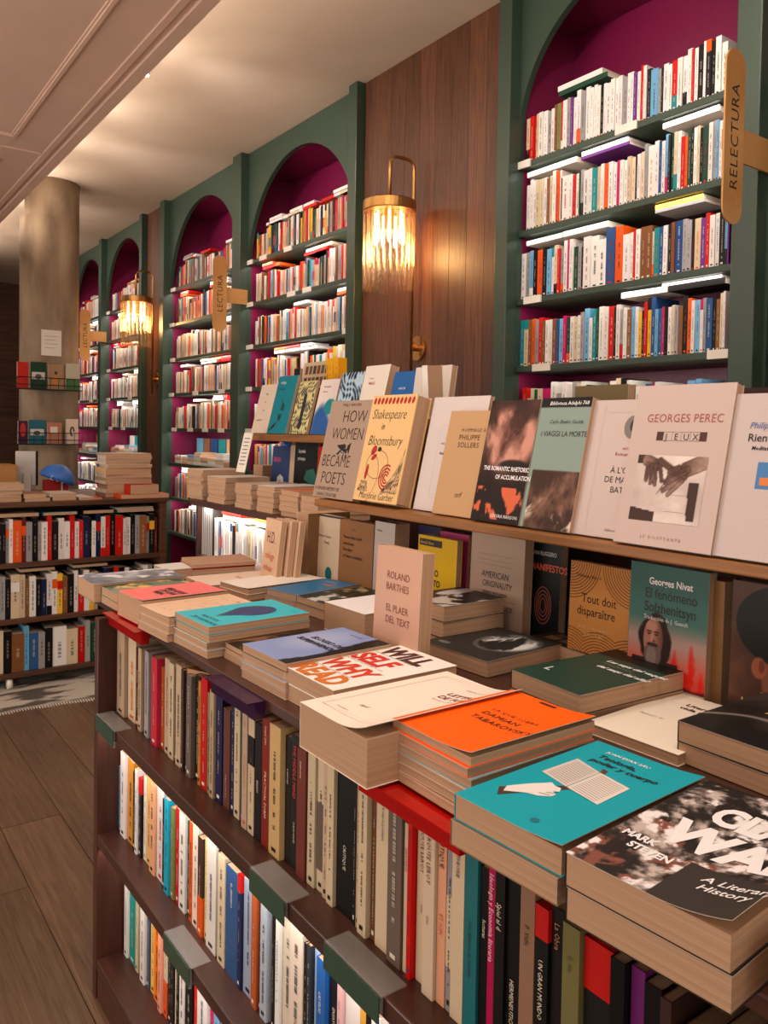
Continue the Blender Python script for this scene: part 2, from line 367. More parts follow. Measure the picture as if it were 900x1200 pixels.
# concrete column
CXX, CYY, CR = 1.63, 6.88, .205
conc, nt, b = nodes('concrete'); tc = N(nt, 'ShaderNodeTexCoord'); nz = N(nt, 'ShaderNodeTexNoise'); nz.inputs['Scale'].default_value = 2.2; nz.inputs['Detail'].default_value = 9; nz.inputs['Distortion'].default_value = .4
mp = N(nt, 'ShaderNodeMapping'); mp.inputs['Scale'].default_value = (2.5, 2.5, .8); nt.links.new(tc.outputs['Object'], mp.inputs[0]); nt.links.new(mp.outputs[0], nz.inputs['Vector'])
cr = N(nt, 'ShaderNodeValToRGB'); cr.color_ramp.elements[0].position = .3; cr.color_ramp.elements[1].position = .72
cr.color_ramp.elements[0].color = (*lin((.40, .33, .26)), 1); cr.color_ramp.elements[1].color = (*lin((.66, .58, .48)), 1)
nt.links.new(nz.outputs[0], cr.inputs[0]); nt.links.new(cr.outputs[0], b.inputs['Base Color']); b.inputs['Roughness'].default_value = .8
bp = N(nt, 'ShaderNodeBump'); bp.inputs['Strength'].default_value = .5; bp.inputs['Distance'].default_value = .01; nt.links.new(nz.outputs[0], bp.inputs['Height']); nt.links.new(bp.outputs[0], b.inputs['Normal'])
m = MB(); m.disc_stack(0, 0, [(CR, 0), (CR, CZ-FZ)], 64)
colm = m.build('concrete_column', conc, None, True, Matrix.Translation((CXX, CYY, FZ))); tag(colm, 'round bare concrete column with leaflet racks on it', 'column', kind='structure'); colm.data.polygons[-1].use_smooth = False
m = MB(); m.disc_stack(-.03, 0, [(CR+.004, 0), (CR+.004, 3.02)], 64)
m.build('form_skin', conc, colm, True)

# ---------------------------------------------------------------- arched wall bookcases
WX = 2.555; SH = [2.59, 2.293, 1.995, 1.70, 1.405, 1.11, .815, .52, .225]; ST = .026
def arched_case(y0, y1, rz, depth, label, back=2.90):
    """opening y0..y1, arch apex rz"""
    r = (y1-y0)/2; yc = (y0+y1)/2; zs = rz-r; e = empty('arched_bookcase', (WX, y0, FZ)); tag(e, label, 'bookcase', 'arched green bookcases along the wall')
    oy, oz = y0, FZ
    m = MB(); n = 40; P = [(yc-r*math.cos(math.pi*i/n)-oy, zs+r*math.sin(math.pi*i/n)-oz) for i in range(n+1)]; top = CZ-oz-.001; th = .03
    for (a, za), (b_, zb) in zip(P, P[1:]):
        m.quad([(0, a, za), (0, a, top), (0, b_, top), (0, b_, zb)]); m.quad([(th, a, za), (th, b_, zb), (th, b_, top), (th, a, top)])
        m.quad([(0, a, za), (0, b_, zb), (th, b_, zb), (th, a, za)])
    m.build('arch_board', GREEN, e)
    W = y1-y0; D = back-WX
    boxo('back_panel', (D, D+.015, -.02, W+.02, 0, rz+.05-oz), PURPLE, e)
    boxo('side_board', (.0305, D, -.018, 0, 0, rz-oz), PURPLE, e); boxo('side_board', (.0305, D, W, W+.018, 0, rz-oz), PURPLE, e)
    boxo('side_edge', (0, .03, W, W+.018, 0, zs-oz), GREEN, e); boxo('side_edge', (0, .03, -.018, 0, 0, zs-oz), GREEN, e)
    boxo('top_board', (.0305, D, 0, W, rz-oz-.002, rz-oz+.02), PURPLE, e)
    for z in SH:
        s = boxo('shelf', (.004, D-.001, .001, W-.001, z-ST-oz, z-oz), GREEN, e, .003); s['_z'] = z
    return e
def pilaster(y0, y1, label, z1=CZ):
    e = boxo('pilaster', (2.495, 2.60, y0, y1, FZ, z1-.001), GREEN, None, .004); tag(e, label, 'pilaster', None, 'structure'); return e
CASES = {'A': (1.52, 2.571, 3.235), 'B': (3.862, 5.235, 3.205), 'C': (5.372, 6.722, 3.225), 'D': (7.348, 8.505, 3.24), 'E': (8.594, 9.70, 3.235), 'F': (.55, 1.42, 3.235)}
CL = {'A': 'big arched green bookcase with plum interior beside the planked wall', 'B': 'arched green bookcase just beyond the nearer brass wall lamp', 'C': 'arched green bookcase behind the second bronze section sign', 'D': 'arched green bookcase just beyond the farther brass wall lamp', 'E': 'farthest arched green bookcase beside the concrete column', 'F': 'arched green bookcase cut off at the picture edge beyond the orange bracket'}
CE = {k: arched_case(v[0], v[1], v[2], .3, CL[k]) for k, v in CASES.items()}
for y0, y1, l in ((1.432, 1.519, 'green pilaster carrying the nearest bronze sign'), (2.572, 2.65, 'green pilaster between planked wall and big bookcase'), (3.777, 3.861, 'green pilaster just beyond the nearer wall lamp'), (5.237, 5.37, 'green pilaster carrying the second bronze sign'), (6.724, 6.82, 'green pilaster on the near side of the farther wood strip'), (7.28, 7.346, 'green pilaster behind the farther wall lamp'), (8.507, 8.592, 'green pilaster carrying the farthest bronze sign'), (9.702, 9.80, 'farthest green pilaster behind the column'), (.46, .549, 'green pilaster outside the frame edge')):
    pilaster(y0, y1, l)
# led lines under the front of the shelves, glow at the heads of the compartments
for k, (y0, y1, rz) in CASES.items():
    if k == 'F': continue
    for z in [2.59, 2.293, 1.995, 1.70, 1.405, 1.11, .815]:
        if k == 'A' and z < 1.3: continue
        area('shelf_led', (WX+.02, (y0+y1)/2, z-ST-.004), (WX+.09, (y0+y1)/2, z-.25), (y1-y0)-.06, .008, (.5 if k == 'A' else 1.3)*(1 if k in 'AB' else 1.3), COOL)
def case_label(k, y0, z, wd=.10, txt=False):
    e = CE[k]; o = boxo('shelf_label', (-.004, .0035, y0-CASES[k][0], y0+wd-CASES[k][0], z-.027-FZ, z+.004-FZ), CARD, e)
for k, Ls in {'A': [(2.50, 2.59), (2.50-.55, 2.59), (2.42, 1.995), (2.36, 1.70), (1.53, 1.70)], 'B': [(4.95, 2.59), (4.6, 2.59), (5.16, 2.59), (5.15, 2.293), (4.55, 2.293), (4.35, 2.293), (5.14, 1.995), (3.88, 1.995), (5.15, 1.70), (5.14, 1.405)],
              'C': [(6.6, 2.59), (6.62, 2.293), (6.6, 1.995), (6.62, 1.70), (6.1, 1.70), (5.6, 1.70), (6.55, 1.405), (6.2, 1.405), (5.9, 1.405), (5.6, 1.405)], 'D': [(8.4, 2.59), (8.38, 1.995), (8.38, 1.70), (7.7, 1.7), (8.3, 1.405), (7.9, 1.405)], 'E': [(9.5, 2.293), (9.55, 1.995), (9.5, 1.70), (9, 1.70), (8.7, 1.7)]}.items():
    for y, z in Ls: case_label(k, y, z)

# bronze section signs on folded brackets
def section_sign(yb, word, label, ex=0, zc=2.335):
    e = tag(empty('section_sign', (2.4945, yb, zc)), label, 'sign', 'bronze section signs on the pilasters')
    m = MB(); m.box(-.135-ex, .058, -.012, -.004, -.052, .052); m.box(-.006, .0, -.004, -.0005, -.052, .052); m.box(-.175-ex, -.1355-ex, -.030, -.004, -.030, .030)
    m.build('bracket', SIGNM, e)
    pts = []; hw, hh = .052, .262
    for i in range(13): t = math.pi*i/12; pts.append((hw*math.cos(t), hh-hw+hw*math.sin(t)))
    for i in range(13): t = math.pi+math.pi*i/12; pts.append((hw*math.cos(t), -hh+hw+hw*math.sin(t)))
    m = MB(); m.prism(pts, -.003, .003); pl = m.build('plate', SIGNM, e); pl.matrix_local = Matrix.Translation((-.165-ex, -.037, 0))@Matrix.Rotation(math.pi/2, 4, 'X')
    v, f = text_mesh(word, .058, sp=1.1, align='CENTER'); me = bpy.data.meshes.new('lettering'); me.from_pydata([(-p[1]+.02, p[0]*.95, .0034) for p in v], [], f); me.materials.append(flat_mat((.12, .08, .05)))
    o = bpy.data.objects.new('lettering', me); COL.objects.link(o); o.parent = pl
    return e
section_sign(1.4305, 'RELECTURA', 'bronze sign with rounded ends reading relectura on the nearest pilaster', .042, 2.312)
section_sign(5.2355, 'LECTURA', 'bronze sign with rounded ends reading lectura on the second pilaster')
section_sign(8.5055, 'LECTURA', 'small far bronze sign with rounded ends on the farthest visible pilaster')

# wall lamps of glass rods
GLASS, nt, b = nodes('rod_glass')
for n_ in list(nt.nodes): nt.nodes.remove(n_)
out = N(nt, 'ShaderNodeOutputMaterial'); mixs = N(nt, 'ShaderNodeMixShader'); tr_ = N(nt, 'ShaderNodeBsdfTransparent'); gl = N(nt, 'ShaderNodeBsdfGlossy'); lw = N(nt, 'ShaderNodeLayerWeight'); lw.inputs[0].default_value = .35
tr_.inputs[0].default_value = (.97, .90, .78, 1); gl.inputs[0].default_value = (1, .95, .85, 1); gl.inputs['Roughness'].default_value = .08
mr = N(nt, 'ShaderNodeMath', operation='MULTIPLY_ADD'); mr.inputs[1].default_value = .42; mr.inputs[2].default_value = .03; nt.links.new(lw.outputs['Facing'], mr.inputs[0])
nt.links.new(mr.outputs[0], mixs.inputs[0]); nt.links.new(tr_.outputs[0], mixs.inputs[1]); nt.links.new(gl.outputs[0], mixs.inputs[2]); nt.links.new(mixs.outputs[0], out.inputs[0])
AMBER = plain('amber_glass', (.80, .52, .18), .2, 0); _b = AMBER.node_tree.nodes['Principled BSDF']; _b.inputs['Alpha'].default_value = .55
def wall_lamp(yp, label):
    e = tag(empty('wall_lamp', (2.55, yp, 0)), label, 'lamp', 'brass wall lamps with glass rods')
    cx = -.20; zt, zb = 2.535, 2.10
    m = MB(); m.disc_stack(cx, 0, [(.128, zt-.052), (.132, zt-.048), (.132, zt-.004), (.128, zt)], 40); m.build('cap', BRASS, e, False)
    n = 22
    for i in range(n):
        t = 2*math.pi*i/n; x, y = cx+.115*math.cos(t), .115*math.sin(t); m = MB(); zz = zb+random.uniform(-.004, .012)
        m.tube([(x, y, zt-.053), (x, y, zz)], .0148, 12, caps=False); m.build('glass_rod', GLASS, e, True)
    m = MB(); m.disc_stack(cx, 0, [(.085, zt-.053), (.085, zt-.15), (.084, zt-.152)], 24); m.build('amber_liner', AMBER, e, True)
    for i in range(7):
        t = math.pi*2*i/7+.5; m = MB(); x, y = cx+.07*math.cos(t), .07*math.sin(t)
        m.tube([(x, y, zt-.053), (x, y, zt-.12), (x, y, zt-.125), (x, y, zt-.19), (x, y, zt-.21)], [.007, .007, .0095, .0095, .003], 10); m.build('bulb', emit('bulb_glow', (1, .74, .42), 9), e, True)
    pth = [(cx, 0, zt), (cx, 0, 2.72)]+[(cx+.045-.045*math.cos(a), 0, 2.72+.045*math.sin(a)) for a in (.4, .8, 1.2, 1.57)]+[(-.05-.045+.045*math.sin(a), 0, 2.72+.045*math.cos(a)) for a in (0, .4, .8, 1.2, 1.57)]+[(-.05, 0, 1.70)]
    m = MB(); m.tube(pth, .0085, 10); m.build('rod', BRASS, e, True)
    m = MB(); m.tube([(-.05, 0, 1.83), (-.002, 0, 1.83)], .016, 12); m.tube([(-.014, 0, 1.83), (-.0005, 0, 1.83)], .062, 28); m.build('wall_plate', BRASS, e, False)
    for dy, dz in ((.03, .03), (-.03, -.03)):
        m = MB(); m.tube([(-.019, dy, 1.83+dz), (-.0145, dy, 1.83+dz)], .005, 8); m.build('screw', BRASS, e)
    l = bpy.data.lights.new('wall_lamp_light', 'POINT'); l.energy = 6; l.color = (1, .62, .28); l.shadow_soft_size = .06
    o = bpy.data.objects.new('wall_lamp_light', l); COL.objects.link(o); o.location = (2.55+cx, yp, 2.30)
wall_lamp(3.25, 'brass wall lamp with a ring of glass rods on the planked wall'); wall_lamp(6.985, 'farther small brass wall lamp with glass rods on the narrow wood strip')

# ---------------------------------------------------------------- books on the big arched bookcase
def parse(s): return [(t[0], float(t[1:])) for t in s.split()]
ROWS_A = {2.59: (618, 852, "c4 r5 r3 c3 w5 w5 s5 w4 n3 v5 r3 w5 s4 p3 w5 w5 s6 w5 w4 w4 w5 k4 w4 w5 w5 w4 w5 s7 w4 w3 p4 w4 r4 w4 k5 l9 s4 k3 w6 w5 r7 w6 w5 w6 r3 w5 k7 w3 k6 k6 w7 w7"),
          2.293: (617, 846, "w4 w4 w4 c5 c4 w4 n3 c4 w4 o4 w2 k2 w8 w4 r4 w4 g2 s4 w6 w4 t6 c4 w4 o6 w5 w5 m4 w4 w4 c5 c5 k3 w4 c4 s4 w8 w5 b4 w4 l4 k3 g4 c4 w4 r5 o3 g4 k4 w4 c3 k4 g7 w5 s4 l3 w4"),
          1.995: (608, 855, "w8 s5 l4 k4 o7 k5 l5 w3 c4 r3 s4 w4 m3 w4 g5 s4 k3 w8 w9 w9 b10 o9 w8 w4 r3 w5 n6 n7 c3 t6 b5 w5 k4 n4 b8 s5 s6 k3 c7 p6 r5 w6 w5 k7 l3 p2"),
          1.70: (609, 850, "t6 c5 n4 o4 s4 r5 n4 w4 w4 n5 b4 l5 m4 g4 w5 c5 w4 s4 l6 w4 t5 g4 w6 w5 r7 k3 w5 s4 w4 n5 l5 w4 y4 k3 r4 y5 b5 l4 b4 m4 k4 w4 c4 s5 n5 k6 o5 w4 l6 w4 s4 b8 k4 n5 c4 w3"),
          1.405: (612, 848, "r5 w4 c3 g4 c5 m8 w6 s6 w5 w5 s5 c4 w6 k3 w5 l6 n5 w5 w6 c6 g5 w5 k4 w5 s6 b6 r4 w6 w5 n4 o4 w5 c5 y4 l8 l6 r6 y7 r6 w5")}
SHN = {2.59: 'top', 2.293: 'second', 1.995: 'third', 1.70: 'fourth', 1.405: 'fifth'}
for z, (u0, u1, s) in ROWS_A.items():
    seq = parse(s); tot = sum(x for _, x in seq); u = u0; y = min(2.568, yat(u0, 2.59, z)); ye = 1.526
    k = (y-ye)/sum(yat(u0+(u1-u0)*a/10, 2.59, z)-yat(u0+(u1-u0)*(a+1)/10, 2.59, z) for a in range(10)) if 0 else 1
    hs = random.uniform(.18, .2)
    for i, (key, px) in enumerate(seq):
        u2 = u+px*(u1-u0)/tot; y2 = max(ye, yat(u2, 2.59, z)); T = y-y2
        if T < .004: break
        if random.random() < .35: hs = random.uniform(.175, .222)
        H = min(.25, hs*random.uniform(.97, 1.03)); 
        if key in 'bo' and px > 8: H = .225
        cap = None
        if random.random() < .16: cap = (random.choice('rktmow'), random.choice(((.0, .3), (.8, 1.0), (.02, .22))))
        if cap: cap = (cap[0], *cap[1])
        shelf_book(mat_spine(2.582+random.uniform(0, .008), y-.0002, z+.0003), random.uniform(.125, .15), H, T-.0006, key,
                   f"{'slim' if T < .016 else 'thick' if T > .03 else 'medium'} {NAMES[key]} paperback, {ordw(i+1)} from the planked wall, {SHN[z]} shelf, big bookcase", 'paperbacks on the big arched bookcase', 'paperback', cap=cap, pages=PAGEW)
        y, u = y2, u2
def lying_on(u0, u1, z, key, T, label, D=.13, X=2.585, k=0):
    ya, yb = min(2.565, yat(u0, X, z)), max(1.525, yat(u1, X, z))
    o = book(Matrix.Translation((X+k, yb, z)), D, ya-yb, T, PAL[key], label, 'paperbacks laid across the rows of the big bookcase', name='paperback', pages=PAGEW); return o
for a in ((655, 712, 2.823, 'g', .020, 'green-spined paperback laid flat over the top row of the big bookcase'), (654, 706, 2.844, 'w', .022, 'white paperback lying on the green-spined one over the top row'),
          (618, 676, 2.526, 'w', .022, 'white paperback laid flat over the start of the second row'), (681, 738, 2.526, 'p', .012, 'purple-edged paperback laid flat over the second row'), (682, 736, 2.5385, 'w', .018, 'white paperback on top of the purple-edged one over the second row'),
          (777, 843, 2.538, 'w', .02, 'white paperback laid flat at the sign end of the second row'), (617, 659, 2.229, 'w', .02, 'white paperback with green line flat over the start of the third row'), (660, 713, 2.229, 'w', .022, 'white paperback laid flat beside the green-lined one, third row'),
          (768, 826, 2.234, 's', .012, 'grey paperback laid flat under the yellow one on the third row'), (768, 824, 2.2465, 'y', .017, 'yellow paperback laid flat over the third row'),
          (728, 782, 1.935, 'w', .022, 'white paperback with blue end flat over the fourth row'), (783, 850, 1.935, 'k', .022, 'black paperback with red end flat over the fourth row'), (776, 846, 1.9555, 'w', .012, 'white paperback on the black one over the fourth row')):
    lying_on(*a)

# ---------------------------------------------------------------- the other arched bookcases: each case's books as one mass
def mass_rows(name, label, group, rows, seed):
    """rows: (X, y0, y1, z, hmin, hmax, tmin, tmax, keys, depth, axis)"""
    rnd = random.Random(seed); m = MB(); pg = MB()
    for X, y0, y1, z, h0, h1, t0, t1, keys, dp in rows:
        y = y1; H = rnd.uniform(h0, h1); n0 = []
        while y > y0+t0:
            T = min(rnd.uniform(t0, t1), y-y0); key = rnd.choice(keys); c = jit(PAL[key])
            if rnd.random() < .3: H = rnd.uniform(h0, h1)
            hh = H*rnd.uniform(.97, 1.02); x = X+rnd.uniform(0, .01)
            m.box(x, x+dp, y-T+.0006, y, z, z+hh, c)
            m.quad([(x+.001, y-T+.002, z+hh+.0002), (x+dp, y-T+.002, z+hh+.0002), (x+dp, y-.001, z+hh+.0002), (x+.001, y-.001, z+hh+.0002)], (.9, .86, .8))
            if rnd.random() < .22:
                cc = PAL[rnd.choice('robktm')]; a, b_ = rnd.choice(((0, .3), (.8, 1), (.3, .6))); m.box(x-.001, x, y-T+.0006, y, z+hh*a, z+hh*b_, cc)
            ink = (.3, .28, .28) if sum(c) > 1.3 else (.8, .78, .72); e = hh*rnd.uniform(.5, .8)
            m.quad([(x-.0012, y-T*.62, z+hh*.2), (x-.0012, y-T*.62, z+e), (x-.0012, y-T*.38, z+e), (x-.0012, y-T*.38, z+hh*.2)], tuple(.6*p+.4*q for p, q in zip(c, ink)))
            if rnd.random() < .10 and y-y0 > .2:
                n0.append((x, y, z+h1*1.02))
            y -= T
        for x, y, zz in n0:
            for k in range(rnd.choice((1, 2))):
                W = rnd.uniform(.13, .19); c = jit(PAL[rnd.choice('wwwcsro')]); zz2 = zz+k*.02; m.box(x+rnd.uniform(0, .01), x+.13, max(y-W, y0), y, zz2+.0005, zz2+.0185, c)
    o = m.build(name, PRINT); tag(o, label, 'books', group, 'stuff'); return o
WH = 'wwwwwwwwwcccccssrrooblkkgqqytn'; CR_ = 'cccwwwqqqrronskkxbeee'
def case_rows(k, zs, keys, t=(.012, .03), X=2.59):
    y0, y1, _ = CASES[k]; return [(X, y0+.01, y1-(.06 if k != 'E' else .03), z+.0006, .17, .215, *t, keys, .13) for z in zs]
mass_rows('books', 'rows of mixed white and coloured paperbacks in the bookcase beyond the nearer lamp', 'books in the far arched bookcases', case_rows('B', [2.59], 'ccrrkksgwwnqy')+case_rows('B', SH[1:4], WH)+case_rows('B', SH[4:8], WH), 11)
mass_rows('books', 'rows of pale and red books in the bookcase behind the second bronze sign', 'books in the far arched bookcases', case_rows('C', SH[:2], 'wccsrknqob')+case_rows('C', SH[2:5], CR_+'wwwwwcc')+case_rows('C', SH[6:8], CR_), 12)
mass_rows('books', 'rows of pale books in the bookcase beyond the farther lamp', 'books in the far arched bookcases', case_rows('D', SH[:5], 'wwwwwcccsssrqkb', (.014, .034)), 13)
mass_rows('books', 'rows of pale books in the bookcase beside the concrete column', 'books in the far arched bookcases', case_rows('E', SH[:5], 'wwwwccrroqbk', (.016, .036))+case_rows('E', SH[6:8], 'wwwccsb', (.016, .036)), 14)
def mass_piles(k, z, label, seed):
    rnd = random.Random(seed); m = MB(); y0, y1, _ = CASES[k]; y = y1-.05
    while y > y0+.16:
        zz = z+.0006; W = rnd.uniform(.12, .15)
        for i in range(rnd.randint(3, 6)):
            T = rnd.uniform(.014, .026); c = jit(PAL[rnd.choice('wwwwcclsqe')]); m.box(2.59+rnd.uniform(0, .012), 2.74, y-W, y, zz, zz+T-.0006, c); zz += T
        y -= W+.006
    y = y1-.05
    while y > y0+.16:
        W = rnd.uniform(.12, .15); m.box(2.79, 2.81, y-W, y, z+.0006, z+.21, jit(PAL[rnd.choice('brnlyqwt')])); y -= W+.02
    tag(m.build('books', PRINT), label, 'books', 'books in the far arched bookcases', 'stuff')
for k, s_, l_ in (('B', 1, 'beyond the nearer lamp'), ('C', 2, 'behind the second bronze sign'), ('D', 3, 'beyond the farther lamp'), ('E', 4, 'beside the concrete column')):
    if k != 'B': mass_piles(k, 1.11, 'low piles and face-out covers in the bookcase '+l_, 40+s_)
mass_rows('books', 'a few pale books in the arched bookcase past the orange bracket', 'books in the far arched bookcases', case_rows('F', [2.293, 1.995, 1.70, 1.405], 'wwwccsk'), 15)
# ---------------------------------------------------------------- the front display table
TZ = .965
tb = tag(empty('display_table', (.565, 1.955, FZ)), 'long dark wood display table with book shelves below and raised ledge', 'table')
def tbox(name, x0, x1, y0, y1, z0, z1, mat=TABLE, bev=.002): return boxo(name, (x0-.565, x1-.565, y0-1.955, y1-1.955, z0-FZ, z1-FZ), mat, tb, bev)
tbox('tabletop', .608, .90, -.35, 2.15, .947, TZ); tbox('tabletop', .901, 1.75, -.35, 2.37, .947, TZ)
tbox('side_panel', .565, 1.75, 1.928, 1.955, FZ+.001, .9465, DARKW)
tbox('side_panel', .565, 1.75, -.35, -.325, FZ+.001, .9465, DARKW)
tbox('plinth', .568, .59, -.324, 1.927, FZ+.001, .100, DARKW); tbox('back_panel', .83, .845, -.324, 1.927, FZ+.001, .9465, DARKW)
for z in (.72, .43, .128): tbox('shelf', .566, .829, -.324, 1.927, z-.027, z)
tbox('ledge', 1.10, 1.46, -.35, 1.84, 1.2015, 1.22, LEDGE, .003); tbox('riser_back', 1.42, 1.44, -.35, 1.84, TZ+.0005, 1.201, DARKW)
m = MB(); P = [(1.185, 1.2205), (1.20, 1.2205), (1.27, 1.43), (1.26, 1.435)]
for yy in ((-.35, 1.83),):
    n = len(m.v); m.v += [(x-.565, yy[0]-1.955, z-FZ) for x, z in P]+[(x-.565, yy[1]-1.955, z-FZ) for x, z in P]; m.c += [(1, 1, 1)]*8
    m.f += [(n, n+1, n+2, n+3), (n+7, n+6, n+5, n+4)]+[(n+i, n+4+i, n+4+(i+1) % 4, n+(i+1) % 4) for i in range(4)]
m.build('book_rest', LEDGE, tb)
for z, y0, y1, in ((.72, 1.79, 1.925), (.72, 1.00, 1.115), (.72, .765, .895), (.43, 1.345, 1.475)):
    m = MB(); a = (0, .002)
    m.box(.563, .6, y0, y1, z+.0005, z+.0025); m.box(.5605, .5635, y0, y1, z-.035, z+.0025); m.box(.566, .6, y0, y1, z-.0295, z-.0275)
    h = m.build('acrylic_holder', ACRYL, tb, mw=None); h.location = (-.565, -1.955, -FZ)
    s = boxo('green_strip', (.5585, .5602, y0+.002, y1-.002, z-.033, z+.001), STRIPG, h); s.data.name = 'green_strip'
for y0, y1, z, c in ((1.70, 1.93, .963, (.62, .03, .03)), (1.16, 1.33, .963, (.20, .08, .22)), (.66, .86, .962, (.68, .05, .03))):
    m = MB(); m.box(.588, .6075, y0, y1, z-.03, z-.004); m.box(.575, .6075, y0, y1, z-.004, z-.0015)
    h = m.build('coloured_holder', plain('holder%d' % int(y0*100), c, .15), tb); h.location = (-.565, -1.955, -FZ)

def front_row(z, X, rows, H, group, where, v):
    """rows: u0 u1 colour [height] with the picture columns at which each spine shows"""
    i = 0
    for it in rows:
        i += 1; u0, u1, key = it[:3]; hh = it[3] if len(it) > 3 else H*random.uniform(.955, 1.03)
        opt = it[4] if len(it) > 4 else {}
        zm = z+hh*.5; ya, yb = yat(u0, X, zm), yat(u1, X, zm)
        T = ya-yb-.0006; x = X+opt.get('dx', random.uniform(-.004, .006))
        o = shelf_book(mat_spine(x, ya-.0002, z+.0004), random.uniform(.13, .16), hh, T, key, f"{'slim ' if T < .012 else 'thick ' if T > .028 else ''}{NAMES[key]} book{opt.get('l', '')}, {ordw(i)} along {where}", group, marks='t' not in opt, cap=opt.get('cap'), col=opt.get('col'))
        for (s, y0, size, c, up) in opt.get('t', []): spine_letter(o, s, T, y0, size, c, up, xs=.82)
K1, W1, R1 = (.88, .84, .76), (.14, .11, .10), (.62, .10, .08)
R1L = [(139, 147.5, 'e', .2), (148, 157, 'c', .195), (158, 162, 'a', .18), (162.5, 166, 'e', .187), (166.5, 169.5, 'z', .175), (170, 174.5, 's', .19), (175, 179, 'x', .185), (179.5, 186, 'm', .19, dict(col=(.72, .12, .22))), (186.5, 191, 'o', .175, dict(col=(.62, .27, .12))),
  (191.5, 197, 'e', .2), (197.5, 203, 'c', .198), (203.5, 206, 'k'), (206.5, 213, 'e', .205), (213.5, 216.5, 'z'), (217, 220, 'k', .18), (220.5, 226, 'x', .2), (226.5, 232, 'k', .205), (232.5, 235.5, 'o', .2, dict(col=(.72, .45, .16))), (236, 243, 'r', .212, dict(col=(.74, .05, .05))), (243.5, 247, 'v', .19), (247.5, 252, 'e', .2), (252.5, 260, 'd', .21), (260.5, 268, 'z', .18, dict(col=(.36, .22, .18), t=[('LA HISTORIA', .02, .009, (.75, .6, .5), True)])), (268.5, 273, 'd', .2), (273.5, 280, 'c', .212), (280.5, 285.5, 'k', .2), (286, 292, 'e', .203), (292.5, 299.5, 'c', .195, dict(cap=('k', .6, .85))),
  (300, 308, 'k', .195, dict(t=[('ESSAYS', .10, .008, K1, False)])), (308.5, 318, 'r', .212, dict(col=(.48, .12, .08), l=' lettered practical form', t=[('PRACTICAL FORM', .125, .0115, (.9, .8, .7), False), ('Abigail Zitin', .2, .008, (.9, .8, .7), False)])), (318.5, 331, 'c', .21, dict(col=(.78, .66, .45))), (331.5, 338, 'k', .2, dict(t=[('A HISTORY', .15, .006, K1, False)])), (338.5, 348, 'k', .21, dict(l=' lettered the middle mind', t=[('THE MIDDLE MIND', .195, .012, (.80, .16, .14), False), ('CURTIS WHITE', .075, .006, K1, False)])), (348.5, 358.5, 'a', .198, dict(col=(.40, .17, .13), t=[('memoires', .18, .008, K1, False)])),
  (359.5, 368, 'c', .213), (368.5, 377, 'c', .213, dict(cap=('x', .15, .62))), (377.5, 383.5, 'e', .213), (384, 391.5, 'c', .205), (392, 412, 'k', .2, dict(t=[('CRITIQUE', .10, .010, K1, False)])), (412.5, 416, 'k', .2), (416.5, 421, 'e', .21), (421.5, 431.5, 'c', .218), (432, 438.5, 'n', .19, dict(col=(.42, .25, .17))), (439, 455.5, 'c', .205, dict(t=[('la raison poetique', .19, .0075, W1, False)])), (456, 472, 'x', .218), (472.5, 479, 'c', .19, dict(t=[('exploration', .16, .008, R1, False)])), (479.5, 484.5, 'r', .224, dict(col=(.80, .05, .04))),
  (485, 498, 'c', .212, dict(l=' lettered route leroy', t=[('ROUTE LEROY', .195, .0105, (.35, .12, .10), False), ('essais', .10, .006, W1, False)])), (498.5, 511.5, 'c', .212, dict(l=' lettered route leroy', t=[('ROUTE LEROY', .195, .0105, (.35, .12, .10), False), ('essais', .10, .006, W1, False)])), (512, 522, 'q', .215, dict(l=' lettered critique', t=[('CRITIQUE', .205, .011, W1, False), ('ET SON', .11, .009, (.75, .3, .15), False)])), (522.5, 529.5, 's', .212, dict(cap=('c', .25, .65))), (530, 544.5, 'c', .217, dict(t=[('THEORIE', .195, .008, W1, False)])),
  (545, 560, 't', .208, dict(col=(.14, .43, .46), t=[('Une histoire de lecture', .13, .0085, (.05, .15, .2), False)])), (560.5, 572.5, 'k', .198, dict(t=[('lecturas', .14, .008, K1, False)])), (573, 582, 'm', .215, dict(col=(.68, .06, .30), l=' lettered economia literaria', t=[('Ideologia y Economia literaria', .2, .010, (.95, .8, .85), False)])), (582.5, 594, 'k', .213, dict(t=[('Spiel al d', .175, .010, K1, False)])), (594.5, 609.5, 'k', .217, dict(cap=('z', .0, .01), t=[('HERMENEUTICA', .10, .0085, K1, False)])), (610, 627, 'n', .208, dict(col=(.56, .42, .32), t=[('P. Valle', .17, .009, W1, False)])),
  (628, 643, 'k', .2, dict(cap=('r', .83, 1.0), l=' with scarlet band', t=[('UN GRAN MUNDO', .145, .0088, K1, False)])), (643.5, 658, 'k', .205, dict(t=[('La Obra', .19, .010, (.7, .45, .3), False)])), (660, 680, 'v', .2, dict(col=(.44, .41, .24), t=[('la vie', .17, .010, (.3, .35, .1), False)])), (680.5, 715, 'k', .195, dict(cap=('r', .74, 1.0), l=' with wide scarlet block', t=[('FRANCINO ROSADE', .02, .0105, K1, True)])),
  (716, 733, 'k', .197, dict(l=' lettered critica y ficcion', t=[('Crítica y ficción', .03, .020, K1, True)])), (733.5, 750, 'p', .195, dict(col=(.40, .12, .38), l=' with a small printed author name', t=[('RICARDO PIGLIA', .045, .0125, (.82, .7, .85), True)])), (750.5, 771, 'k', .19, dict(l=' lettered amb agues', t=[('AMB AGUES', .15, .018, (.85, .7, .5), False)])), (771.5, 785, 'z', .188, dict(t=[('tres ensayos', .16, .011, (.7, .5, .35), False)])), (788, 820, 'n', .165, dict(col=(.45, .28, .2))), (822, 850, 'k', .175), (852, 885, 'd', .18), (887, 930, 'z', .185), (932, 985, 'k', .18)]
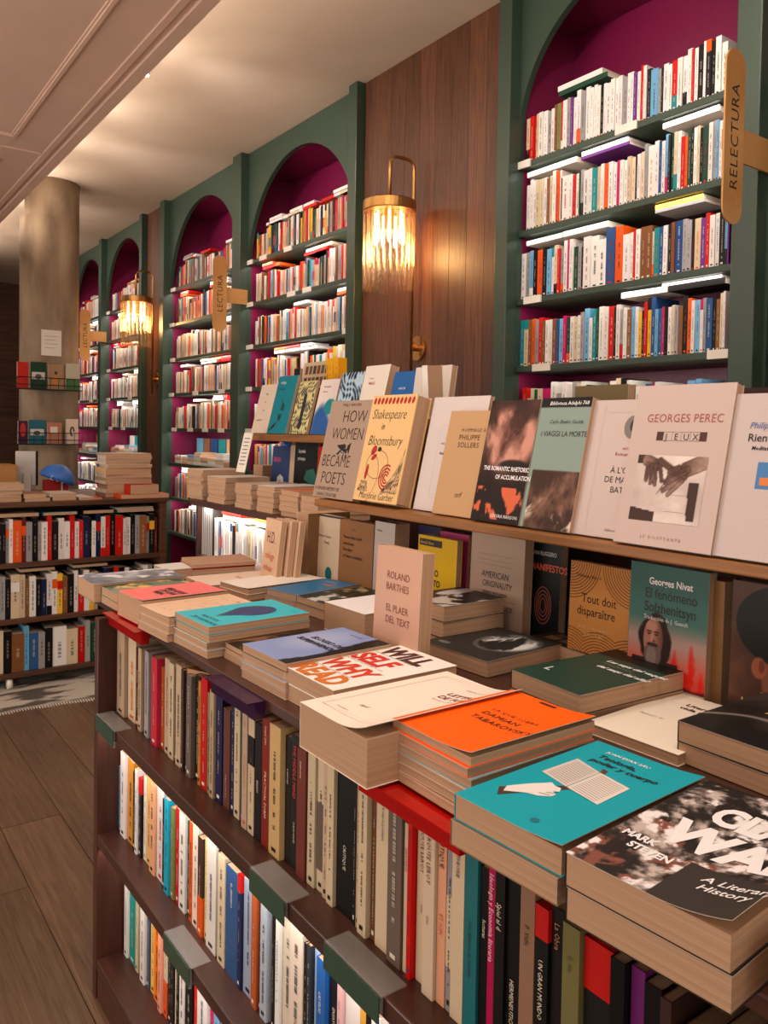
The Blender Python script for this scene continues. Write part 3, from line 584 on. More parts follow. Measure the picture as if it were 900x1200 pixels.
front_row(.72, .612, R1L, .2, 'books on the top shelf of the display table', 'the upper shelf under the tabletop', 0)
R2L = [(138.5, 142, 'l', .155), (142.5, 148, 'w', .2), (148.5, 155.5, 'y', .195, dict(col=(.76, .50, .15))), (156, 159, 'k', .18), (159.5, 162, 'w'), (162.5, 165.5, 'k', .18, dict(cap=('r', .8, 1))), (166, 169, 'w'), (169.5, 175.5, 'c', .2, dict(col=(.86, .68, .38))), (176, 182, 'q', .195), (182.5, 190.5, 'w', .2), (191, 194, 'k', .19), (194.5, 199.5, 't', .2, dict(col=(.10, .62, .72))), (200, 204, 'v', .19), (204.5, 209, 'r', .195), (209.5, 216.5, 'w'), (217, 220.5, 'g', .19), (221, 224.5, 'o'), (225, 232, 'c', .2, dict(col=(.88, .8, .74))), (232.5, 238, 'z', .19, dict(cap=('o', 0, .4))), (238.5, 243, 'y', .195, dict(col=(.84, .76, .45))), (243.5, 254.5, 'w', .205), (255, 257, 'k'), (257.5, 265.5, 'c', .2), (266.5, 280.5, 'b', .195, dict(t=[('EL SENTIDO', .17, .010, K1, False)])), (281, 285, 'd', .2, dict(cap=('r', .85, 1))), (285.5, 296.5, 'l', .2, dict(col=(.60, .64, .74))),
  (297, 303, 'o', .195, dict(col=(.66, .32, .14))), (303.5, 307, 'a'), (307.5, 315, 'l', .195, dict(col=(.62, .68, .72))), (315.5, 319.5, 'r', .195, dict(col=(.45, .08, .08))), (320, 323, 'k', .19), (323.5, 328, 'w', .2), (328.5, 340, 'c', .205, dict(col=(.82, .78, .7))), (340.5, 355, 'c', .203, dict(col=(.84, .78, .70))), (355.5, 360, 'k'), (360.5, 365, 's', .2, dict(col=(.2, .2, .22))), (365.5, 372, 'l', .2, dict(col=(.6, .7, .82))), (372.5, 382.5, 'b', .198, dict(col=(.12, .33, .62), t=[('LAS ISLAS', .15, .009, K1, False)])), (383, 395, 'k', .19, dict(t=[('ENSAYO', .14, .009, K1, False)])), (395.5, 400.5, 'c', .2, dict(col=(.85, .68, .66))), (401, 419, 'w', .198, dict(l=' with red italic lettering', t=[('Aimé Césaire', .06, .016, (.6, .1, .12), True)])), (419.5, 428, 'y', .195, dict(col=(.82, .6, .25))), (428.5, 436, 'k', .19), (436.5, 447, 'w', .2), (447.5, 460, 'r', .19), (460.5, 480, 'c'), (480.5, 505, 'w'), (506, 540, 'b')]
front_row(.43, .615, R2L, .198, 'books on the middle shelf of the display table', 'the middle table shelf', 0)
R3L = [(147.5, 151, 'w', .2), (151.5, 158.5, 't', .195, dict(col=(.07, .52, .46))), (159, 162, 'c'), (162.5, 165, 'k', .18), (165.5, 170.5, 'w'), (171, 174, 'd', .19, dict(col=(.25, .33, .42))), (174.5, 179, 'y', .195, dict(col=(.86, .70, .34))), (179.5, 186.5, 'o', .2, dict(col=(.90, .48, .14))), (187, 190.5, 'q', .19, dict(col=(.88, .58, .48))), (191, 195, 'c', .195, dict(cap=('o', 0, .4))), (195.5, 199.5, 'k'), (200, 204.5, 'k', .195), (205, 208, 'c'), (208.5, 212, 'k'), (212.5, 218, 'w', .19), (218.5, 227, 'k', .198), (227.5, 232, 'r'), (232.5, 244, 'w', .2), (244.5, 249, 'm'), (249.5, 256, 'l'), (256.5, 266, 'w'), (266.5, 280, 'b'), (280.5, 300, 'c')]
front_row(.128, .63, R3L, .195, 'books on the lowest shelf of the display table', 'the lowest table shelf', 0)
# yellow book slid flat over the upper row
book(mat_lie(.612, 1.50, .935-.0115-.005, 24)@Matrix.Rotation(math.radians(0), 4, 'Y'), .11, .17, .010, (.62, .42, .12), 'mustard yellow book lying flat on the upper row under the tabletop')

# ---------------------------------------------------------------- books lying in piles on the table
def pile(desc, x, y, D, W, rot, base, ths, top, under=None, jx=.004, pg=None):
    """a pile grown from base upwards; returns the top book"""
    z = base; n = len(ths)
    for i, T in enumerate(ths[:-1]):
        c = (under or [top['c']])[i % len(under or [1])]
        book(mat_lie(x+random.uniform(-jx, jx*.3), y+random.uniform(-jx, jx), z, rot+random.uniform(-1, 1)), W, D, T, c, f"{ordw(n-i)} book down in the pile {desc}", 'lower copies in the piles on the table', pages=(pg if i == n-2 else None))
        z += T+.0004
    T = ths[-1]; kw = {k: v for k, v in top.items() if k not in ('c', 'label')}
    return book(mat_lie(x, y, z, rot), W, D, T, top['c'], top['label'], **kw)
def fnoise(seed, n=7, f0=2.0, gain=.55):
    G = np.random.RandomState(seed).rand(64, 64)
    def f(U, V, warp=0):
        if warp: U, V = U+.05*warp*np.sin(5*V+2*U+seed), V+.05*warp*np.sin(6*U-3*V+seed*2)
        t = 0; w_ = 0
        for i in range(n):
            x, y = U*f0*2**i+7.3*i, V*f0*1.4*2**i+3.1*i; xi, yi = np.floor(x).astype(int), np.floor(y).astype(int); fx, fy = x-xi, y-yi
            fx, fy = fx*fx*(3-2*fx), fy*fy*(3-2*fy); g = lambda p, q: G[p % 64, q % 64]
            t = t+gain**i*((g(xi, yi)*(1-fx)+g(xi+1, yi)*fx)*(1-fy)+(g(xi, yi+1)*(1-fx)+g(xi+1, yi+1)*fx)*fy); w_ += gain**i
        return .5+(t/w_-.5)*2.1
    return f
def mixc(a, b, t): t = np.clip(t, 0, 1)[..., None]; return np.array(a)*(1-t)+np.array(b)*t
def over(A, c, mask): return mixc3(A, c, mask)
def mixc3(A, c, m): m = np.clip(m, 0, 1)[..., None]; return A*(1-m)+np.array(c)*m
def soft(d, w=.01): return np.clip(.5-d/w, 0, 1)

# class war
def art_war(U, V):
    n = fnoise(3, 6, 8, .62)(U, V, 1.2); n2 = fnoise(4, 6, 9)(U, V, .8)
    A = mixc((.10, .08, .07), (.72, .66, .63), (n-.35)*2.4); A = mixc3(A, (.48, .28, .22), ((n2-.58)*5)*(V < .5)); A = mixc3(A, (.88, .86, .86), (n2*n-.42)*9)
    return mixc3(A, (.19, .165, .15), soft(np.where((U > .52) & (V < .30), -1., 1.)))
b1 = pile('topped by the class war book', .553, .478, .248, .153, 4, TZ+.0004, (.031, .031), dict(c=(.2, .17, .16), label='black and white photo-collage book lettered class war, at the near table corner', art=art_war, res=(130, 200), curl=.012, spine=(.15, .13, .12)), [(.2, .17, .15)])
wt = (.90, .88, .88)
letter(b1, 'CLASS', .046, .158, .060, wt, bold=.045, xs=.66); letter(b1, 'WAR', .034, .092, .072, wt, bold=.045, xs=.76)
letter(b1, 'MARK', .010, .070, .0155, wt, bold=.04, xs=.8); letter(b1, 'STEVEN', .026, .053, .0155, wt, bold=.04, xs=.8)
letter(b1, 'A Literary', .100, .050, .0145, wt, bold=.012, shear=.2); letter(b1, 'History', .103, .035, .0145, wt, bold=.012, shear=.2)
# teal
b2 = pile('topped by the teal open-book cover', .558, .635, .247, .142, 3, TZ+.0004, (.027, .027), dict(c=(.02, .60, .66), label='turquoise book showing a hand holding an open book', curl=.004), [(.5, .4, .3)])
letter(b2, 'JUAN EVAX SÁU', .030, .221, .008, wt, bold=.02); letter(b2, 'Teología,', .030, .203, .014, (.03, .06, .08), bold=.02, shear=.1); letter(b2, 'poder y cuerpo', .030, .188, .014, (.03, .06, .08), bold=.02, shear=.1)
shape(b2, 'printed_page', [(.018, .118), (.060, .108), (.060, .168), (.020, .180)], (.80, .76, .73)); shape(b2, 'printed_page', [(.061, .108), (.108, .098), (.106, .158), (.061, .168)], (.84, .80, .77))
for i in range(13):
    y = .121+i*.0042; shape(b2, 'printed_line', [(.023, y+.0005), (.056, y-.008), (.056, y-.0068), (.023, y+.0016)], (.55, .52, .5), .0006); shape(b2, 'printed_line', [(.065, y-.010), (.102, y-.019), (.102, y-.0178), (.065, y-.0088)], (.58, .54, .52), .0006)
shape(b2, 'printed_finger', [(.056, .180), (.060, .168), (.066, .166), (.064, .178)], (.32, .18, .12)); shape(b2, 'printed_hand', [(.020, .058), (.026, .046), (.044, .062), (.056, .066), (.066, .076), (.066, .084), (.060, .086), (.064, .092), (.060, .100), (.052, .100), (.044, .104), (.040, .096), (.032, .084)], (.86, .84, .82))
shape(b2, 'printed_stem', [(.016, .050), (.028, .034), (.070, .112), (.062, .114)], (.25, .15, .12), .0003); [shape(b2, 'printed_finger_line', [(.052+.004*i, .072+.007*i), (.064, .076+.007*i), (.064, .0772+.007*i), (.052+.004*i, .0732+.007*i)], (.45, .42, .4), .0007) for i in range(3)]; shape(b2, 'printed_mark', ell(.09, .022, .005, .005), (.03, .4, .45))
# orange
og = (.96, .37, .03)
b3 = pile('topped by the bright orange cover', .606, .811, .212, .147, 0, TZ+.0004, (.0115, .0115, .012, .012, .0115, .012), dict(c=og, label='bright orange book on a pile of thin copies', curl=.006, spine=(.92, .5, .3)), [(.75, .55, .4), (.85, .78, .7), (.8, .7, .6), (.52, .66, .68), (.93, .40, .2)])
bl = (.14, .06, .04); letter(b3, 'LA QUE SOBRA', .045, .128, .010, bl, sp=1.2); letter(b3, 'DAMIAN', .045, .108, .0155, bl, sp=1.1); letter(b3, 'TABAROVSKY', .045, .088, .0155, bl, sp=1.1)
shape(b3, 'printed_bar', rect(.060, .088, .2, .206), (.3, .1, .04))
# lettres de fuite
b4 = pile('', .554, .955, .264, .162, 0, TZ+.0004, (.062,), dict(c=(.93, .86, .80), label='thick cream book with lifted cover lettered lettres de fuite', curl=.016), None)
letter(b4, 'LETTRES', .085, .190, .0165, (.45, .10, .12), bold=.012); letter(b4, 'DE FUITE', .085, .172, .0165, (.45, .10, .12), bold=.012); letter(b4, 'Séminaire 2003', .087, .160, .007, (.5, .4, .38)); letter(b4, 'HÉLÈNE CIXOUS', .088, .224, .0065, (.4, .35, .33)); letter(b4, 'nrf', .055, .060, .012, (.3, .25, .25), shear=.3); letter(b4, 'GALLIMARD', .038, .034, .005, (.6, .5, .48))
for a in (rect(.02, .138, .0235, .0245), rect(.02, .138, .2435, .2445), rect(.019, .020, .0235, .2445), rect(.138, .139, .0235, .2445)): shape(b4, 'printed_rule', a, (.80, .70, .64))
# why self
b5 = pile('topped by the read why self cover', .634, 1.146, .24, .15, 0, TZ+.0004, (.026, .026), dict(c=(.92, .89, .86), label='white book with big red and orange words read why self will'), [(.8, .7, .6)])
for k, (s, y, c, x) in enumerate((('READ', .006, (.80, .42, .08), .006), ('WHY', .060, (.80, .20, .07), .010), ('SELF', .122, (.80, .12, .06), .008), ('WILL', .180, (.25, .07, .06), .010))): letter(b5, s, x, y, .062, c, bold=.04, xs=.78)
for i, y in enumerate((.052, .114, .174)): letter(b5, 'Harold Bloom presenta un libro de ensayo', .01, y, .006, (.3, .2, .2))
# periwinkle
def art_peri(U, V):
    A = np.zeros(U.shape+(3,))+(.50, .56, .74); A = mixc3(A, (.62, .66, .78), soft((U-.35)**2+(V-.6)**2-.08, .2)); return mixc3(A, (.03, .03, .04), soft(np.where(U > .80+.06*np.sin(V*5), -1., 1.)))
b6 = pile('topped by the periwinkle cover', .626, 1.285, .215, .15, 2, TZ+.0004, (.0145, .014, .0145, .0145), dict(c=(.05, .05, .06), label='periwinkle blue book with black edge, second front pile behind the cream one', art=art_peri, res=(40, 30), curl=-.0), [(.75, .68, .6), (.6, .6, .65)])
letter(b6, 'ELOGIO DE LA', .030, .122, .018, (.08, .08, .12), bold=.02, shear=.2); letter(b6, 'SUPERVIVENCIA', .018, .100, .018, (.05, .05, .07), bold=.04, xs=.9); letter(b6, 'EDICIONES', .06, .19, .007, (.15, .15, .2))
# dark floral, between
def art_floral(U, V):
    n = fnoise(8, 5, 4)(U, V, 1); A = mixc((.12, .09, .07), (.50, .33, .22), (n-.4)*3); return mixc3(A, (.85, .25, .08), soft((U-.6)**2*1.4+(V-.88)**2-.05, .02))
pile('under the dark floral cover', .652, 1.411, .20, .112, 0, TZ+.0004, (.0095, .0095, .0095), dict(c=(.55, .38, .28), label='dark floral book with orange sun between the turquoise and periwinkle piles', art=art_floral, res=(40, 60)), [(.6, .45, .35)])
# turquoise
b7 = pile('topped by the turquoise oval cover', .615, 1.572, .225, .155, 2, TZ+.0004, (.0145, .015, .015, .0155), dict(c=(.18, .70, .76), label='turquoise book with a dark blue oval on its cover'), [(.6, .5, .42), (.72, .82, .8), (.5, .42, .36)])
shape(b7, 'printed_oval', [(.078, .052)]+[(.078+.042*math.sin(t), .138-.048*math.cos(t)) for t in [math.pi*(.12+.88*2*i/30-.0) for i in range(29)]][1:], (.13, .20, .40))
letter(b7, 'BOCETOS', .055, .030, .0145, (.05, .08, .12), sp=1.1, rot=0); letter(b7, 'DE NATACIÓN', .050, .012, .0145, (.05, .08, .12), sp=1.05); letter(b7, 'poesía', .12, .2, .008, (.06, .3, .36))
# cream patterned
def art_knot(U, V):
    A = np.zeros(U.shape+(3,))+(.86, .72, .60); f = np.abs(np.sin(9*U+2.2*np.sin(7*V))*np.cos(8*V+1.8*np.sin(8*U))); return mixc3(A, (.72, .42, .32), soft(np.abs(f-.45)-.035, .03)*(U > .12)*(U < .9)*(V > .1)*(V < .92))
pile('topped by the cream knot pattern cover', .594, 1.722, .215, .15, 3, TZ+.0004, (.0165, .0165, .0165), dict(c=(.82, .68, .56), label='cream book with a looping salmon line pattern', art=art_knot, res=(80, 110), curl=.002), [(.75, .66, .56)])
b8 = pile('', .593, 1.873, .205, .148, 3, TZ+.0004, (.056,), dict(c=(.90, .42, .43), label='thick salmon pink book with black block lettering', curl=.003))
letter(b8, 'RELATOS', .038, .10, .022, (.16, .04, .06), bold=.05); letter(b8, 'DE UNA', .048, .08, .021, (.16, .04, .06), bold=.05); letter(b8, 'VIDA', .055, .06, .021, (.16, .04, .06), bold=.05); letter(b8, 'oeuvres', .1, .17, .007, (.5, .12, .15)); letter(b8, 'ed.', .05, .02, .007, (.5, .12, .15))
def art_land(s, a, b_, c):
    def f(U, V):
        n = fnoise(s, 6, 2)(U, V, 1); A = mixc(a, b_, (n-.3)*2.2); return mixc3(A, c, (fnoise(s+1, 4, 3)(U, V)-.62)*7)
    return f
pile('topped by the green landscape cover', .600, 2.022, .205, .145, 0, TZ+.0004, (.0195, .021), dict(c=(.2, .3, .25), label='book with blurred green and gold landscape cover beside the pink one', art=art_land(21, (.17, .27, .24), (.46, .52, .46), (.82, .68, .36)), res=(40, 60)), [(.5, .5, .45)])
pile('', .583, 2.172, .235, .145, 0, TZ+.0004, (.046,), dict(c=(.4, .42, .45), label='book with silvery blue sky photograph at the far table corner', art=art_land(31, (.30, .34, .40), (.62, .64, .70), (.85, .84, .86)), res=(40, 60)))
pile('on the near corner beside class war', .585, .305, .22, .14, 1, TZ+.0004, (.026, .026), dict(c=(.84, .78, .7), label='pale book at the very near end of the table'), [(.7, .6, .5)])
# second row of piles
pile('with the red striped top book', .938, 2.352, .19, .145, -8, TZ+.0004, (.012, .012, .006, .010), dict(c=(.66, .50, .38), label='brown paper covered thin book topping the pile with a red stripe', spine=(.6, .03, .05)), [(.62, .5, .38), (.72, .58, .45), (.62, .04, .06)], pg=plain('red_page_edge', (.60, .04, .06), .6))
book(mat_lie(.845, 2.33, TZ+.0004, 0), .11, .085, .03, (.83, .81, .78), 'small white book behind the silvery sky one')
b9 = book(mat_lie(.885, 2.18, TZ+.0004, -4), .155, .235, .014, (.88, .78, .70), 'low cream book in front of the pile with the red stripe'); letter(b9, 'VOCES', .06, .12, .02, (.75, .35, .2))
b9 = pile('under the plain white book with curled cover', .905, 1.994, .25, .14, 6, TZ+.0004, (.014, .014), dict(c=(.90, .86, .82), label='plain white book with curled cover beside the blue ones', curl=.003), [(.8, .6, .4)])
b10 = pile('topped by the sky blue cover', .955, 1.826, .21, .125, 11, TZ+.0004, (.0155, .017), dict(c=(.17, .42, .58), label='sky blue book with a small bird, before the cream book with the oval', curl=.002), [(.7, .6, .5)])
shape(b10, 'printed_bird', [(.05, .14), (.08, .155), (.105, .15), (.085, .145), (.09, .13), (.07, .14)], (.75, .35, .28)); letter(b10, 'ensayo', .03, .06, .008, (.05, .12, .2)); letter(b10, 'Los pajaros', .03, .175, .009, (.9, .9, .9))
pile('topped by the forest photograph', .965, 1.690, .20, .125, 3, TZ+.0004, (.021, .016), dict(c=(.15, .2, .2), label='book with dark slate and mossy forest photograph', art=lambda U, V: np.where((V < .45)[..., None], mixc((.13, .18, .19), (.75, .74, .70), (fnoise(51, 5, 5)(U, V)-.63)*8), mixc((.12, .13, .08), (.62, .55, .40), (fnoise(52, 6, 5)(U, V)-.4)*3)), res=(50, 70)), [(.5, .4, .32)])
b11 = pile('', .93, 1.505, .22, .15, 2, TZ+.0004, (.060,), dict(c=(.90, .88, .88), label='thick white book lying behind the standing pink-beige book', spine=(.7, .4, .3)))
# dark photographic pile and face cover
def art_dark(U, V):
    n = fnoise(61, 6, 2)(U, V, 1.5); A = mixc((.06, .05, .06), (.18, .14, .17), n); A = mixc3(A, (.78, .74, .76), soft((U-.25)**2/.02+(V-.75)**2/.12-1, .3)*.9); A = mixc3(A, (.70, .66, .64), (fnoise(62, 6, 3)(U, V, 2)-.60)*8*(U > .35)); return A
pile('under the dark photographic cover', 1.032, 1.358, .165, .14, 0, TZ+.0004, (.026, .032, .032), dict(c=(.07, .06, .06), label='dark book with white figure photograph, topmost behind the standing pink-beige book', art=art_dark, res=(60, 90)), [(.1, .09, .09), (.12, .1, .1)])
def art_face(U, V):
    n = fnoise(71, 7, 3)(U, V, 1.5); A = np.zeros(U.shape+(3,))+(.17, .17, .155)
    d = (U-.62)**2/.10+(V-.62)**2/.11-1; n3 = fnoise(72, 6, 7)(U+.3*V, V*.3, 1)
    A = mixc3(A, (.80, .79, .77), soft(d, .6)*np.clip((n-.05)*2.6, 0, 1)); A = mixc3(A, (.12, .12, .12), soft(d, .3)*np.clip((n3-.56)*6, 0, 1)); return A
b12 = pile('', .978, 1.218, .205, .175, 3, TZ+.0004, (.030,), dict(c=(.17, .17, .155), label='dark grey book with a white-haired face in black and white', art=art_face, res=(120, 140)))
shape(b12, 'printed_mark', ell(.03, .03, .016, .007)[:], (.4, .4, .38)); 
b13 = book(mat_lie(1.192, 1.14, TZ+.0004, -4), .16, .075, .028, (.20, .13, .10), 'dark brown book with small photographs behind the face cover'); 
for i in range(3): shape(b13, 'printed_photo', rect(.02+i*.04, .052+i*.04, .02, .045), (.5, .38, .3)); shape(b13, 'printed_photo', rect(.025+i*.04, .047+i*.04, .05, .065), (.42, .33, .28))
def art_green(U, V): A = np.zeros(U.shape+(3,))+(.14, .24, .20); A = mixc3(A, (.09, .075, .065), soft(.80-V, .01)); return A
b14 = pile('under the dark green cover', .935, .932, .25, .15, -3, TZ+.0004, (.022, .030), dict(c=(.12, .1, .09), label='dark green book with white slanted lettering, behind the orange pile', art=art_green, res=(4, 60)), [(.3, .25, .2)])
letter(b14, 'Las seys del vaquet', .045, .172, .0155, wt, bold=.03, shear=.2); letter(b14, 'del saqu del alla?', .055, .136, .0155, wt, bold=.03, shear=.2); letter(b14, 'los autos dels editors', .05, .158, .007, (.6, .65, .6)); letter(b14, 'L', .02, .05, .03, wt)
b15 = pile('', .93, .772, .235, .15, 2, TZ+.0004, (.016,), dict(c=(.90, .85, .78), label='flat white book between green and grey piles lettered literatura'))
letter(b15, 'Literatura', .045, .185, .0165, (.2, .17, .15), bold=.02); letter(b15, 'vida nacional', .045, .167, .0165, (.2, .17, .15), bold=.02); letter(b15, 'Antonio G.', .02, .10, .009, (.55, .5, .45))
def art_caba(U, V):
    n = fnoise(81, 5, 1.5)(U, V, 2); A = mixc((.10, .09, .085), (.24, .22, .20), n); return mixc3(A, (.50, .45, .42), soft(np.abs(V-.25-.35*U-.06*np.sin(6*U))-.02, .03))
b16 = pile('under the dark cabaret cover', .951, .634, .235, .15, 0, TZ+.0004, (.027, .028), dict(c=(.16, .14, .13), label='dark grey glossy book lettered caba at the frame edge', art=art_caba, res=(50, 70), hard=False), [(.16, .14, .13)])
letter(b16, 'CABARET', .040, .185, .024, wt, bold=.03, shear=.15); letter(b16, 'José Luis', .058, .140, .013, (.9, .8, .5), bold=.03, shear=.2); letter(b16, 'Rodr Llauder', .050, .124, .013, (.85, .75, .45), bold=.03, shear=.2)
# ---------------------------------------------------------------- books leaning on the ledge
def lean(u0, u1, H, T, c, label, X=1.118, ln=13, z=1.2204, group=None, **kw):
    ya, yb = yat(u0, X, z), yat(u1, X, z); W = ya-yb
    return book(mat_face(X+T, ya, z, ln), W, H, T, c, label, **kw), W
P_, HH = .92, .262
tan = (.62, .53, .46)
o, W = lean(366, 412.5, .264, .022, tan, 'greige book lettered how women became poets, first on the wooden ledge', group='books facing out on the wooden ledge'); br = (.22, .12, .09)
letter(o, 'EMILY HAUSER', W*.30, .248, .0115, br, sp=1.2)
for s, y, x, sz, k in (('HOW', .205, .36, .046, .95), ('WOMEN', .158, .17, .046, .84), ('BECAME', .084, .06, .046, .80), ('POETS', .038, .12, .046, .90)): letter(o, s, W*x, y, sz, br, xs=k, bold=-.012)
letter(o, 'A GENDER HISTORY OF', W*.03, .020, .0125, br, sp=1.05, xs=.85); letter(o, 'GREEK LITERATURE', W*.10, .004, .0125, br, sp=1.05, xs=.85)
for pts in ([(.36, .142), (.56, .146), (.60, .136), (.42, .134)], [(.42, .134), (.62, .120), (.66, .142), (.60, .132), (.50, .140)], [(.44, .126), (.56, .122), (.64, .106), (.58, .118)], [(.62, .142), (.70, .150), (.68, .118), (.65, .126)], [(.38, .118), (.46, .130), (.50, .128), (.42, .116)], [(.60, .118), (.62, .102), (.63, .118)], [(.55, .118), (.54, .096), (.57, .117)]):
    shape(o, 'printed_bird', [(W*x, y) for x, y in pts], (.06, .05, .05))
o, W = lean(413.5, 463, .264, .044, (.86, .70, .48), 'peach book lettered shakespeare in bloomsbury with red petals and thick page block', z=1.2235, over=.002, hard=True, t=.0025); rd = (.66, .10, .05); bk = (.10, .08, .07)
for i in range(11): shape(o, 'printed_petal', ell(W*(.06+.088*i), .251, W*.031, .009, 14, -.25), rd)
letter(o, 'Shakespeare', W*.06, .205, .036, bk, shear=.25, xs=.78, bold=-.012); letter(o, 'in', W*.33, .178, .024, bk, shear=.25, xs=.8); letter(o, 'Bloomsbury', W*.08, .138, .036, bk, shear=.25, xs=.80, bold=-.012); letter(o, 'Marjorie Garber', W*.12, .004, .025, bk, shear=.2, xs=.85, bold=-.01)
def ring(o, cx, cy, rx, ry, w, c, a0=0, a1=6.283, n=26):
    T = o['_T']; m = MB(); p = [(math.cos(a0+(a1-a0)*i/n), math.sin(a0+(a1-a0)*i/n)) for i in range(n+1)]
    for (c0, s0), (c1, s1) in zip(p, p[1:]): m.quad([(cx+rx*c0, cy+ry*s0, T+.0005), (cx+rx*c1, cy+ry*s1, T+.0005), (cx+(rx-w)*c1, cy+(ry-w)*s1, T+.0005), (cx+(rx-w)*c0, cy+(ry-w)*s0, T+.0005)])
    return m.build('printed_line', flat_mat(c), o)
for r_ in (.028, .021, .014, .008): ring(o, W*.66, .060, r_, r_*1.15, .004, rd, r_*40, r_*40+4.9)
shape(o, 'printed_petal', ell(W*.27, .125, .009, .014, 16, -.6), rd); shape(o, 'printed_petal', ell(W*.19, .070, .006, .020, 16, -.1), rd); shape(o, 'printed_petal', ell(W*.30, .108, .012, .006, 16, .6), rd)
ring(o, W*.40, .090, .045, .036, .0012, bk); ring(o, W*.30, .062, .03, .05, .001, bk, -1.2, 1.5)
def art_zig(c0, c1, s):
    return lambda U, V: mixc3(np.zeros(U.shape+(3,))+c0, c1, soft(np.sin(s*U+6*np.sin(s*.35*V))*np.cos(s*V+4*np.sin(s*.3*U))-.15, .3))
def patch(o, name, pts, cf, n=14):       # finely coloured printed patch, a quad filled by a grid
    T = o['_T']; m = MB()
    a, b, c, d = [np.array(p) for p in pts]
    U, V = np.meshgrid(np.linspace(0, 1, n+1), np.linspace(0, 1, n+1)); A = np.clip(cf(U, V), 0, 1)
    for j in range(n+1):
        for i in range(n+1):
            u, v = i/n, j/n; p = (a*(1-u)+b*u)*(1-v)+(d*(1-u)+c*u)*v; m.v.append((p[0], p[1], T+.0005)); m.c.append(tuple(A[j, i]))
    for j in range(n):
        for i in range(n): q = j*(n+1)+i; m.f.append((q, q+1, q+n+2, q+n+1))
    return m.build(name, PRINT, o)
patch(o, 'printed_pattern', [(W*.60, .022), (W*.96, .022), (W*.985, .135), (W*.90, .085)], art_zig((.12, .11, .10), (.80, .66, .48), 26), 26)
patch(o, 'printed_pattern', [(W*.05, .022), (W*.29, .022), (W*.24, .048), (W*.10, .048)], art_zig((.12, .11, .10), (.80, .66, .48), 20), 16); shape(o, 'printed_top', ell(W*.40, .128, .008, .006), bk)
o, W = lean(484, 548, .268, .012, (.78, .735, .72), 'white book with thin grey frame partly behind the tan one on the ledge', X=1.152, over=0)
for a in (rect(.045, .046, .03, .2), rect(.045, .1, .2, .201), rect(.045, .1, .03, .031)): shape(o, 'printed_rule', a, (.7, .68, .68))
letter(o, 'HÖLDERLIN', .055, .155, .007, W1); letter(o, 'Gedichte', .055, .132, .009, W1, bold=.02)
o, W = lean(506, 553, .232, .016, (.72, .57, .41), 'tan paperback lettered hommage à philippe sollers on the ledge', X=1.128); ln_ = (.38, .24, .16)
W = .145; letter(o, 'HOMMAGE À', .046, .185, .0115, ln_, sp=1.2); letter(o, 'PHILIPPE', .042, .167, .0165, ln_, bold=.005, sp=1.1); letter(o, 'SOLLERS', .042, .150, .0165, ln_, bold=.005, sp=1.1); letter(o, 'nrf', .062, .040, .018, ln_, shear=.35)
def art_rom(U, V):
    n = fnoise(91, 7, 2)(U, V, 1.5); A = mixc((.12, .07, .06), (.33, .20, .17), n); n2 = fnoise(92, 7, 3)(U, V, 1); A = mixc3(A, (.76, .54, .47), soft(((U-.5)/.55)**2+((V-.68)/.26)**2-1, .6)*np.clip(n2*1.9-.25, 0, 1)); A = mixc3(A, (.10, .07, .07), soft(((U-.68)/.30)**2+((V-.46)/.05)**2-1, .7)*.9)
    A = mixc3(A, (.11, .08, .07), soft(V-.36, .14)*.85); return mixc3(A, (.80, .38, .25), (fnoise(93, 6, 4)(U, V, 1)-.62)*8*(V < .28)*(V > .02))
o, W = lean(551, 607, .252, .018, (.2, .13, .12), 'dark painted book lettered the romantic rhetoric of accumulation', X=1.116, art=art_rom, res=(100, 150)); letter(o, 'THE ROMANTIC RHETORIC', .012, .105, .0125, wt, bold=.02, xs=.82); letter(o, 'OF ACCUMULATION', .05, .088, .0125, wt, bold=.02, xs=.82); letter(o, 'LENORA HANSON', .055, .010, .010, wt, xs=.9)
def art_via(U, V):
    A = np.zeros(U.shape+(3,))+(.50, .57, .53); A = mixc3(A, (.07, .065, .06), soft(.925-V, .01)); n = fnoise(101, 7, 3)(U, V, 1.2)
    sea = mixc((.24, .16, .13), (.50, .36, .30), (n-.35)*2.5); sea = mixc3(sea, (.80, .76, .68), np.clip((fnoise(102, 7, 4)(U, V*1.5, 2)-.42)*5, 0, 1)*soft(np.abs(V-.10-.06*np.sin(5*U))-.05, .06)); m = soft(V-.44, .008)[..., None]*(U > .06)[..., None]; return A*(1-m)+sea*m
o, W = lean(608.5, 666.5, .254, .018, (.5, .56, .52), 'grey-green book with stormy sea painting lettered i viaggi la morte', X=1.118, art=art_via, res=(90, 150)); letter(o, 'Biblioteca Adelphi 768', .022, .2395, .0105, wt, shear=.2, bold=.01); letter(o, 'Carlo Emilio Gadda', .028, .203, .0105, (.1, .1, .1), shear=.25); letter(o, 'I VIAGGI LA MORTE', .012, .178, .0150, (.1, .1, .1), xs=.86)
o, W = lean(669.5, 728, .248, .014, (.75, .68, .655), 'pinkish white book lettered à l\'ombre behind the hands cover', X=1.128)
for a in (rect(.02, .12, .225, .2256), rect(.028, .0286, .01, .24)): shape(o, 'printed_rule', a, (.72, .66, .64))
shape(o, 'printed_portrait', ell(.094, .198, .018, .021, 28), (.45, .42, .40)); shape(o, 'printed_portrait', ell(.097, .200, .009, .012, 20), (.16, .14, .14), .0007); letter(o, 'ANTOINE', .080, .157, .006, R1); letter(o, 'Romain Roza', .066, .146, .0095, R1)
letter(o, "À L'OMBRE", .062, .115, .0155, (.2, .18, .18)); letter(o, 'DE MARCEL', .052, .098, .0155, (.2, .18, .18)); letter(o, 'BATAILLE', .068, .080, .0155, (.2, .18, .18)); letter(o, 'Gallimard', .07, .012, .006, (.3, .28, .28))
